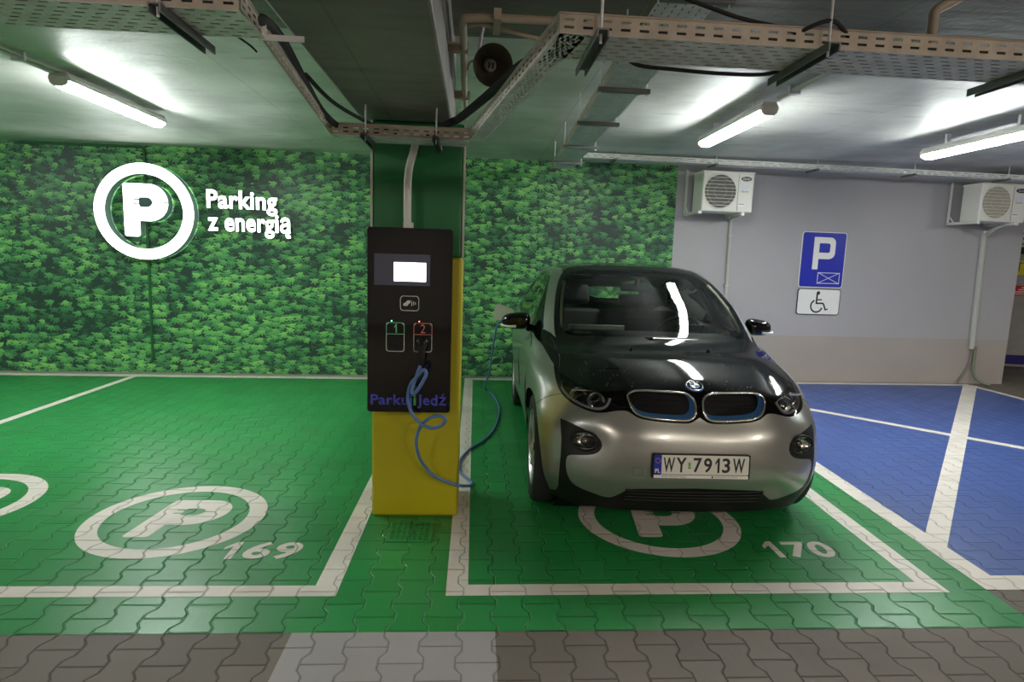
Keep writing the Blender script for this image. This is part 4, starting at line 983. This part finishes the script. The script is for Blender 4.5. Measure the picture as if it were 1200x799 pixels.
def panel(name, keys, sides, mat, off=0., label=None, sel=None, parent=None, flip=False):
    o = link(name, region_mesh(name, keys, sides, off, flip, sel), mat, parent or CAR)
    if label: o['label'] = label
    return o
body = panel('rear_body', ['rest'], (1, -1), 'silver')
hood = panel('hood', ['hood'], (1, -1), 'car_black', 0, 'glossy black hood')
panel('roof', ['roof'], (1, -1), 'car_black', 0, 'glossy black roof')
panel('tailgate', ['tailgate'], (1, -1), 'car_black')
panel('rear_window', ['rear_window'], (1, -1), 'glass')
for s in (1, -1): MB().tube(cat_rom([SP(3.02, v, -.03, s) for v in (8.35, 8.8, 9.3, 9.7)], 5), .014, 8).build('pillar_trim', simple('pillar_beige', srgb(190, 182, 160), .6), CAR)
bumper = panel('front_bumper', ['front_bumper'], (1, -1), 'silver')
panel('lower_trim', ['lower_trim'], (1, -1), 'trim_black', 0, 'matt black lower bumper and sill trim')
ws = panel('windshield', ['windshield'], (1, -1), 'glass'); panel('windshield_surround', ['windshield_surround'], (1, -1), 'car_black')
HEAD = {}
for s in (1, -1):
    panel('front_fender', ['front_fender'], (s,), 'silver'); d = panel('door', ['door'], (s,), 'silver')
    panel('roof_rail', ['roof_rail'], (s,), 'silver'); panel('window_surround', ['window_surround'], (s,), 'car_black')
    panel('side_window', ['side_window'], (s,), 'glass_side'); panel('side_window', ['rear_side_window'], (s,), 'glass_side')
    # handle
    pts = [SP(u, 6.62+.0*u, .018 if 0 < i < 4 else .0, s) for i, u in enumerate((6.66, 6.69, 6.75, 6.81, 6.84))]
    MB().tube(cat_rom(pts, 4), .014, 8).build('door_handle', 'silver', d)
    # headlight: black bowl, reflectors, light guide under a clear lens
    h = panel('headlight', ['headlight'], (s,), simple('headlight_bowl', (.025, .025, .028), .25), -.05); HEAD[s] = h
    panel('lens', ['headlight'], (s,), 'lens', .001, None, None, h)
    n = len(HL); wv = []
    for off in (0., -.05): wv += [SP(u, v, off, s) for u, v in HL]
    MB().add(wv, [(i, (i+1) % n, n+(i+1) % n, n+i) for i in range(n)], 0, True).build('bezel', 'black', h)
    guide = cat_rom([SP(u, v, -.016, s) for u, v in ((3.30, 5.45), (3.12, 5.05), (2.80, 4.74), (2.35, 4.50), (1.95, 4.40), (1.72, 4.52), (1.62, 4.85), (1.60, 5.12))], 6)
    MB().tube(guide, .0085, 8).build('light_guide', simple('light_guide_dim', (.42, .43, .44), .25), h)
    MB().tube(cat_rom([SP(u, v, -.012, s) for u, v in ((3.42, 5.75), (3.28, 5.4), (3.18, 5.12))], 5), .006, 8).build('side_marker', 'chrome', h)
    for (u, v, r) in ((2.02, 5.05, .044), (2.62, 5.12, .044)):
        c = SP(u, v, -.048, s); ax = Vector((s*.12, -1, .05)).normalized(); ex = ax.cross(Vector((0, 0, 1))).normalized(); FMx = frame(c, ex, ax.cross(ex)*-1, ax)
        MB().lathe([(r*1.15, .004), (r*1.2, .02), (r*1.05, .022), (r*.6, .006), (0, .0)], FMx, 24).build('reflector', 'chrome', h)
        MB().lathe([(r*.62, .008), (r*.5, .022), (r*.25, .03), (0, .032)], FMx, 20).build('projector_lens', 'lens', h)
    MB().box(*sorted((SP(1.75, 5.0, -.03, s).x, SP(2.9, 5.0, -.03, s).x)), SP(2.3, 5.0, -.03, s).y-.0, SP(2.3, 5.0, -.03, s).y+.035, SP(2.3, 5.38, 0, s).z-.004, SP(2.3, 5.38, 0, s).z).build('reflector_bar', 'chrome', h)
    # kidney grille: chrome ring, blue funnel, black slats
    g = MB().tube([SP(u, v, .006, s) for u, v in GR], .0068, 8, 0, False, True).build('grille', 'chrome', CAR); g['label'] = 'chrome ringed kidney grille with blue inner edge'
    cu_, cv_ = .62, 4.92; outer = [SP(u, v, .004, s) for u, v in GR]; inner = [SP(cu_+(u-cu_)*.91, cv_+.06+(v-cv_)*.86, .0, s)+Vector((0, .045, 0)) for u, v in GR]; n = len(GR)
    MB().add(outer+inner, [(i, (i+1) % n, n+(i+1) % n, n+i) for i in range(n)], 0, True).build('blue_insert', 'bmw_blue', g)
    MB().add([p+Vector((0, .006, 0)) for p in inner], [tuple(range(n))]).build('grille_panel', 'black', g)
    sl = MB()
    for vv in (4.75, 5.1): sl.tube([SP(u, vv, .0, s)+Vector((0, .043, 0)) for u in np.linspace(.24, .98, 8)], .005, 6)
    sl.build('slat', 'black', g)
    # fog lamp
    f_ = empty('fog_lamp', (0, 0, 0)); f_.parent = CAR
    c = Vector((s*.612, .118, .572)); ax = Vector((s*.30, -1, .04)).normalized(); ex = ax.cross(Vector((0, 0, 1))).normalized(); ez = ex.cross(ax)
    FMx = frame(c, ex*1.32, ez*.92, ax)
    MB().lathe([(.060, -.03), (.062, .006), (.056, .010), (.052, .004)], FMx, 32).build('lamp_ring', 'trim_black', f_)
    MB().lathe([(.053, .003), (.045, -.008), (.02, -.022), (0, -.026)], FMx, 32).build('reflector', 'chrome', f_)
    MB().lathe([(.053, .004), (.04, .014), (.02, .019), (0, .02)], FMx, 32).build('lens', 'lens', f_)
    MB().lathe([(.013, -.02), (.013, .0), (0, .004)], FMx, 14).build('bulb_cap', 'chrome', f_)
    # black bezel dish round the fog lamp and seams
    MB().tube(cat_rom([SP(u, v, .0004, s) for u, v in ((3.05, 4.72), (3.49, 4.40), (3.80, 4.09), (4.06, 3.74))], 8), .0016, 6).build('panel_gap', 'trim_black', CAR)
    MB().tube(cat_rom([SP(u, v, .0004, s) for u, v in ((5.86, .5), (5.84, 2), (5.82, 4), (5.78, 6), (5.72, 7.8))], 8), .0028, 6).build('panel_gap', 'trim_black', CAR)
    MB().tube(cat_rom([SP(u, v, .0004, s) for u, v in ((6.9, .5), (6.92, 2), (6.95, 4), (6.92, 6), (6.9, 7.7))], 8), .0028, 6).build('panel_gap', 'trim_black', CAR)
    # shut line between hood and the black side belt
    MB().tube(cat_rom([SP(u, v, .0004, s) for u, v in ((3.46, 6.16), (3.5, 6.8), (3.55, 7.4), (3.56, 8.0))], 8), .0016, 6).build('panel_gap', 'trim_black', CAR)
    # door mirror
    mm = empty('door_mirror', (0, 0, 0)); mm.parent = CAR
    mc = Vector((s*.945, 1.49, 1.088)); vv = []; ff = []; A, Bq = 26, 14
    for j in range(Bq+1):
        ph = -PI/2+PI*j/Bq
        for i in range(A):
            th = 2*PI*i/A; pw = lambda t, e: math.copysign(abs(t)**e, t)
            x = .108*pw(math.cos(th), .55)*pw(math.cos(ph), .55); y = .075*pw(math.sin(th), .8)*pw(math.cos(ph), .7); z = .062*pw(math.sin(ph), .8)
            k = x/.108   # outer end lower and rounder
            z *= 1-.16*k; y = y*(1-.1*k)+.03*k; z -= .008*k
            if y > .028: y = .028+(y-.028)*.15
            vv.append(mc+Vector((s*x, y, z)))
    for j in range(Bq):
        for i in range(A): ff.append((j*A+i, j*A+(i+1) % A, (j+1)*A+(i+1) % A, (j+1)*A+i))
    MB().add(vv, ff, 0, True).build('mirror_housing', 'car_black', mm)
    MB().tube(cat_rom([mc+Vector((s*-.10, 0, -.05)), mc+Vector((s*-.13, .03, -.06)), mc+Vector((s*-.175, .08, -.075))], 5), [.03]*11, 10).build('mirror_arm', 'car_black', mm)
    MB().tube(cat_rom([mc+Vector((s*dx, dy, dz)) for dx, dy, dz in ((.0, -.080, -.036), (.05, -.074, -.038), (.09, -.052, -.036), (.108, -.01, -.032))], 6), .009, 8).build('indicator', 'sign_white', mm)
    MB().add([mc+Vector((s*x, .045, z)) for x, z in ((-.085, -.04), (.085, -.045), (.09, .03), (-.08, .05))], [(0, 1, 2, 3)]).build('mirror_glass', 'chrome', mm)
    # wheels
    for yc in WY:
        w = empty('wheel', (s*.784, yc, WZ)); w.parent = CAR
        WM = frame((0, 0, 0), (0, 1, 0), (0, 0, 1), (s, 0, 0)) if s > 0 else frame((0, 0, 0), (0, -1, 0), (0, 0, 1), (s, 0, 0))
        R = .3445
        MB().lathe([(.235, -.07), (.30, -.078), (.33, -.074), (R-.003, -.06), (R, -.045), (R, .045), (R-.003, .06), (.33, .074), (.30, .078), (.25, .072), (.245, .06)], WM, 64).build('tire', 'rubber', w)
        b = MB().lathe([(.247, .068), (.243, .073), (.232, .070), (.225, .03), (.215, -.06)], WM, 64)
        for k in range(5):
            an = 2*PI*k/5
            for da in (-.16, .16):
                m = WM @ Matrix.Rotation(an, 4, 'Z')
                p0 = (.055*math.cos(da*1.4), .055*math.sin(da*1.4)); p1 = (.235*math.cos(da), .235*math.sin(da)); wv_ = .017
                b.add([m @ Vector(q) for q in ((p0[0], p0[1]-wv_, .045), (p1[0], p1[1]-wv_*.9, .064), (p1[0], p1[1]+wv_*.9, .064), (p0[0], p0[1]+wv_, .045), (p0[0], p0[1]-wv_, .015), (p1[0], p1[1]-wv_*.9, .035), (p1[0], p1[1]+wv_*.9, .035), (p0[0], p0[1]+wv_, .015))],
                      [(0, 1, 2, 3), (7, 6, 5, 4), (0, 4, 5, 1), (2, 6, 7, 3), (1, 5, 6, 2), (3, 7, 4, 0)])
        b.lathe([(.075, .03), (.07, .048), (.035, .054), (0, .055)], WM, 24)
        b.build('rim', 'alloy', w)
        MB().lathe([(.19, .0), (.19, .012), (.06, .014), (.06, 0)], WM, 32).build('brake_disc', 'dark_grille', w)
        MB().lathe([(.031, .0545), (.028, .0575), (0, .058)], WM, 20).build('hub_cap', 'black', w)
        MB().lathe([(.372, -.30), (.372, -.065)], WM, 48).build('wheel_well', 'black', CAR).location = (s*.784, yc, WZ)
    # pillars' inner trim
# lining of the cabin, floor pan
lin = panel('cabin_lining', ['roof', 'roof_rail', 'tailgate', 'window_surround', 'rest', 'door', 'windshield_surround'], (1, -1), 'inside', -.022, None, lambda c: c[:, 1] > 7.9, None, True)
u_ = MB(); u_.box(-.72, .72, 1.16, 2.83, .17, .3); u_.box(-.47, .47, .22, 1.16, .17, .42); u_.box(-.47, .47, 2.83, 3.8, .2, .45); u_.box(-.62, .62, .24, .36, .19, .3)
u_.build('floor_pan', 'black', CAR)
MB().box(-.78, .78, 1.12, 1.20, .2, .98).build('firewall', 'inside', CAR)
MB().box(-.76, .76, 1.2, 3.3, .42, .48).build('cabin_floor', 'inside', CAR)
# dashboard
db = MB()
prof = [(.99, 1.025), (1.12, 1.045), (1.35, 1.05), (1.47, 1.035), (1.52, .99), (1.50, .93), (1.40, .88), (1.40, .8), (1.2, .75)]
xs = np.linspace(-.66, .66, 13); dv = []
for x in xs:
    k = (x/.66)**2
    for (y, z) in prof: dv.append((x, y+(.10*k if y < 1.3 else 0), z-.012*k))
m_ = len(prof)
db.add(dv, [(i*m_+j, (i+1)*m_+j, (i+1)*m_+j+1, i*m_+j+1) for i in range(12) for j in range(m_-1)], 0, True)
dash = db.build('dashboard', 'inside', CAR)
MB().box(-.54, .14, 1.44, 1.475, 1.040, 1.076).build('dash_ledge', simple('ledge_grey', (.34, .37, .35), .5), dash, .006)
MB().box(-.12, .14, 1.42, 1.435, 1.03, 1.15).build('centre_display', 'black', dash, .006)
MB().box(.25, .49, 1.40, 1.415, 1.035, 1.105).build('instrument_display', 'black', dash, .006)
MB().box(-.55, -.42, 1.12, 1.2, 1.047, 1.052).build('dash_sticker', 'dash_grey', dash)
stw = empty('steering_wheel', (0, 0, 0)); stw.parent = CAR
SM = Matrix.Translation((.37, 1.62, .98)) @ Matrix.Rotation(math.radians(-65), 4, 'X')
MB().tube([SM @ Vector((.185*math.cos(2*PI*i/40), .185*math.sin(2*PI*i/40), 0)) for i in range(40)], .015, 8, 0, False, True).build('rim', 'trim_black', stw)
b = MB(); b.lathe([(.0, .03), (.06, .028), (.07, 0), (0, -.03)], SM, 20)
for a in (0, 180, 270): b.tube([SM @ Vector((.05*math.cos(math.radians(a)), .05*math.sin(math.radians(a)), 0)), SM @ Vector((.18*math.cos(math.radians(a)), .18*math.sin(math.radians(a)), 0))], .014, 8)
b.build('hub', 'trim_black', stw)
def cushion(name, x0, x1, y0, y1, z0, z1, parent, tilt=0., piv=None, r=.05):
    T = Matrix.Identity(4)
    if tilt: T = Matrix.Translation(piv) @ Matrix.Rotation(tilt, 4, 'X') @ Matrix.Translation(-Vector(piv))
    o = MB().box(x0, x1, y0, y1, z0, z1, 0, T).build(name, 'seat', parent, r, 4)
    for p in o.data.polygons: p.use_smooth = True
    return o
for s in (1, -1):
    st = empty('front_seat', (0, 0, 0)); st.parent = CAR; x = s*.36
    cushion('seat_base', x-.24, x+.24, 1.68, 2.2, .5, .66, st); pv = (x, 2.2, .6)
    cushion('backrest', x-.235, x+.235, 2.16, 2.28, .58, 1.16, st, -.32, pv)
    cushion('headrest', x-.13, x+.13, 2.16, 2.25, 1.20, 1.38, st, -.30, pv, .04)
rs = empty('rear_seat', (0, 0, 0)); rs.parent = CAR
cushion('seat_base', -.56, .56, 2.6, 3.0, .5, .68, rs); cushion('backrest', -.56, .56, 2.98, 3.1, .6, 1.10, rs, -.25, (0, 3, .6))
for s in (1, -1): cushion('headrest', s*.33-.12, s*.33+.12, 2.98, 3.06, 1.13, 1.25, rs, -.25, (0, 3, .6), .03)
rm = empty('rear_view_mirror', (0, 0, 0)); rm.parent = CAR
MB().box(-.12, .12, 1.62, 1.65, 1.33, 1.40).build('mirror_housing', 'black', rm, .015, 3); MB().tube([(0, 1.62, 1.38), (0, 1.58, 1.44)], .02, 8).build('mirror_stem', 'black', rm)
# emblem on the hood
ec = SP(0.0, 6.06, .0015); en = SN(.001, 6.06); ex = Vector((1, 0, 0)); ey = en.cross(ex).normalized()
EM = frame(ec, ex, ey, en)
emb = empty('emblem', (0, 0, 0)); emb.parent = CAR
MB().lathe([(.051, -.002), (.050, .003), (.0455, .005), (.0455, 0)], EM, 40).build('outer_ring', simple('emblem_blue_ring', srgb(50, 84, 150), .25), emb)
MB().lathe([(.0455, .003), (.0455, .0055), (.0425, .006), (.0425, .003)], EM, 40).build('chrome_ring', 'chrome', emb)
MB().lathe([(.0425, .0048), (.026, .0052)], EM, 40).build('black_ring', 'black_gloss', emb)
MB().lathe([(.027, .005), (.0265, .0065), (.0245, .0065), (.0245, .005)], EM, 40).build('chrome_ring', 'chrome', emb)
for k in range(4):
    w = MB(); pts = [(0, 0, .0056)]+[(.0246*math.cos(PI/2*k+PI/2*i/10), .0246*math.sin(PI/2*k+PI/2*i/10), .0056) for i in range(11)]
    w.add([EM @ Vector(p) for p in pts], [tuple(range(12))]).build('quadrant', 'sign_white' if k % 2 == 0 else simple('emblem_blue', srgb(44, 110, 190), .25), emb)
for ch, a in (('B', 128), ('M', 90), ('W', 52)):
    t = text_mesh('letter', ch, .012, .0115, 0, .03); xf(t, EM @ Matrix.Rotation(math.radians(a-90), 4, 'Z') @ Matrix.Translation((-.006, .0285, .0058))); link('letter', t, 'sign_white', emb)
# number plate
pl = empty('number_plate', (0, -.006, .4815)); pl.parent = CAR; pl.rotation_euler.x = math.radians(-4)
link('plate_frame', xf(flat_mesh('plate_frame', [rrect(-.266, .266, -.067, .067, .008)], .008), Matrix.Translation((0, -.004, 0)) @ UPR), 'black', pl)
link('plate', xf(flat_mesh('plate', [rrect(-.258, .258, -.044, .061, .008)]), Matrix.Translation((0, -.0126, 0)) @ UPR), 'plate_white', pl)
link('country_band', xf(flat_mesh('country_band', [rrect(-.258, -.217, -.044, .061, .006)]), Matrix.Translation((0, -.0130, 0)) @ UPR), 'sign_blue', pl)
link('country_code', xf(text_mesh('country_code', 'PL', .028, .022, 0, .03), Matrix.Translation((-.252, -.0134, -.036)) @ UPR), 'sign_white', pl)
link('stars', xf(flat_mesh('stars', [circle(.0018, 6, -.2375+.0125*math.cos(2*PI*k/12), .03+.0125*math.sin(2*PI*k/12)) for k in range(12)]), Matrix.Translation((0, -.0134, 0)) @ UPR), 'sign_yellow', pl)
for ch_, x, w in (('W', -.208, .062), ('Y', -.138, .056), ('7', -.045, .046), ('9', .012, .044), ('1', .074, .024), ('3', .112, .044), ('W', .170, .066)):
    link('character', xf(one_mesh('character', w, .080) if ch_ == '1' else text_mesh('character', ch_, w, .080, 0, .02), Matrix.Translation((x, -.0134, -.032)) @ UPR), 'sign_black', pl)
link('validation_sticker', xf(flat_mesh('validation_sticker', [rrect(-.074, -.058, -.012, .024, .003)]), Matrix.Translation((0, -.0134, 0)) @ UPR), simple('sticker_pale', srgb(170, 190, 160), .4), pl)
link('sticker_mark', xf(flat_mesh('sticker_mark', [rrect(-.0735, -.0585, -.0115, -.003, .001), rrect(-.070, -.062, .002, .02, .001)]), Matrix.Translation((0, -.0137, 0)) @ UPR), 'txt_green', pl)
link('frame_strip', xf(flat_mesh('frame_strip', [rrect(-.258, .258, -.065, -.047, .003)]), Matrix.Translation((0, -.0126, 0)) @ UPR), 'sign_white', pl)
link('frame_lettering', xf(text_mesh('frame_lettering', 'BMW GROUP Polska', .135, .009), Matrix.Translation((-.215, -.0131, -.0605)) @ UPR), 'rail', pl)
link('frame_lettering', xf(text_mesh('frame_lettering', 'RADOŚĆ Z JAZDY', .125, .0105), Matrix.Translation((.075, -.0131, -.0605)) @ UPR), 'rail', pl)
link('frame_mark', xf(flat_mesh('frame_mark', [circle(.006, 16, .062, -.056)]), Matrix.Translation((0, -.0131, 0)) @ UPR), 'rail', pl)
# tow-eye cover outline on the bumper
q = dens([(1.05, 2.06), (.87, 2.07), (.86, 1.76), (1.03, 1.75)], .06)
MB().tube([SP(u, v, .0002, -1) for u, v in q], .0012, 6, 0, False, True).build('tow_cover_gap', 'dark_grille', bumper)
# lower intake
lg = MB()
for vv in (.66, .82, .98, 1.12): lg.tube([SP(abs(u), vv, .002, 1 if u >= 0 else -1) for u in np.linspace(-1.12+.25*(1.12-vv)*-1*0, 1.12, 25)], .0075, 6)
lg.build('lower_grille', 'trim_black', CAR)
# wiper and washer nozzles
wp_ = MB(); wp_.tube([Vector((-.12, .83, 1.062)), Vector((-.09, .815, 1.068)), Vector((.2, .83, 1.064)), Vector((.50, .905, 1.05))], [.012, .010, .008, .005], 8)
wi = wp_.build('wiper', 'trim_black', CAR); MB().tube([Vector((-.07, .803, 1.066)), Vector((.2, .818, 1.06)), Vector((.53, .905, 1.046))], .0045, 6).build('wiper_blade', 'alloy', wi)
for s in (1, -1): MB().lathe([(.014, 0), (.012, .012), (0, .015)], Matrix.Translation(SP(.75, 7.62, -.001, s)), 12).build('washer_nozzle', 'trim_black', CAR)
MB().prism([(0, 0), (.14, 0), (.13, .05), (.10, .055)], -.012, .012, Matrix.Translation((-.0, 3.0, 1.495)) @ Matrix.Rotation(PI/2, 4, 'Z')).build('roof_antenna', 'car_black', CAR, .006)
# rain drops on hood, windscreen and roof edge, glint put into their grey colour
dr = MB(); ico = bmesh.new(); bmesh.ops.create_icosphere(ico, subdivisions=1, radius=1); IV = [v.co.copy() for v in ico.verts]; IFc = [tuple(v.index for v in f.verts) for f in ico.faces]; ico.free()
rg = random.Random(11)
for k in range(620):
    if k < 260: u, v, s = rg.uniform(0, 2.8), rg.uniform(9.3, 10.6), rg.choice((1, 1, 1, -1))
    else: u, v, s = rg.uniform(.05, 3.2), rg.uniform(5.9, 9.6), rg.choice((1, 1, -1))
    if 7.8 < v < 8.1: continue
    c = SP(u, v, .0004, s); n = SN(u, v, s); a = n.orthogonal().normalized(); m = frame(c, a, n.cross(a), n); r = rg.uniform(.0010, .0034)
    dr.add([m @ Vector((p.x*r, p.y*r, p.z*r*.6)) for p in IV], IFc, 0, True)
o = dr.build('rain_drops', simple('rain_drop', (.30, .31, .31), .05, spec=.8), CAR); o['kind'] = 'stuff'; o['label'] = 'rain drops on hood and windshield, glint painted as grey'
# open charging flap
fl = empty('charging_flap', (-.985, 3.20, .985)); fl.parent = CAR; fl.rotation_euler = (math.radians(8), math.radians(16), math.radians(-18))
link('flap_panel', xf(flat_mesh('flap_panel', [rrect(-.105, .105, -.085, .085, .03)], .008), UPR), 'silver', fl, bevel=.003)
link('flap_liner', xf(flat_mesh('flap_liner', [rrect(-.102, .102, -.082, .082, .028)], .003), Matrix.Translation((0, -.011, 0)) @ UPR), 'flap_beige', fl, bevel=.002)
MB().tube([(.10, .0, .03), (.15, .05, .03)], .012, 8).build('hinge', 'black', fl)
CPW = CAR.matrix_basis @ Vector((-.87, 3.13, .88))
MB().tube([Vector((.37, 6.15, .882))-Vector(o_), CPW-Vector(o_)], [.022, .03], 12).build('plug', 'black', cc)

# ================================================================== CAMERA, LIGHT
f_px = 700.0
Yd = np.array([-43, -97, f_px]); Yd /= np.linalg.norm(Yd)
Dn = np.array([-.024, 1, 0]); Dn = Dn-Dn.dot(Yd)*Yd; Dn /= np.linalg.norm(Dn)
Xr = np.cross(Dn, Yd); Rw = np.array([Xr, Yd, -Dn])
cam = bpy.data.cameras.new('camera'); cam.sensor_width = 36; cam.sensor_fit = 'HORIZONTAL'; cam.lens = f_px/1200*36; cam.clip_start = .05
co = bpy.data.objects.new('camera', cam); COL.objects.link(co)
Mx = Matrix.Identity(4)
for i in range(3):
    Mx[i][0] = Rw[i][0]; Mx[i][1] = -Rw[i][1]; Mx[i][2] = -Rw[i][2]
Mx[2][3] = 1.55; co.matrix_world = Mx
SC.camera = co
w = bpy.data.worlds.new('world'); SC.world = w; w.use_nodes = True
w.node_tree.nodes['Background'].inputs[0].default_value = (.8, .9, 1, 1); w.node_tree.nodes['Background'].inputs[1].default_value = .05
SC.view_settings.view_transform = 'Standard'; SC.view_settings.look = 'None'; SC.view_settings.gamma = 1
SC.view_settings.use_curve_mapping = False; SC.view_settings.exposure = 2.15
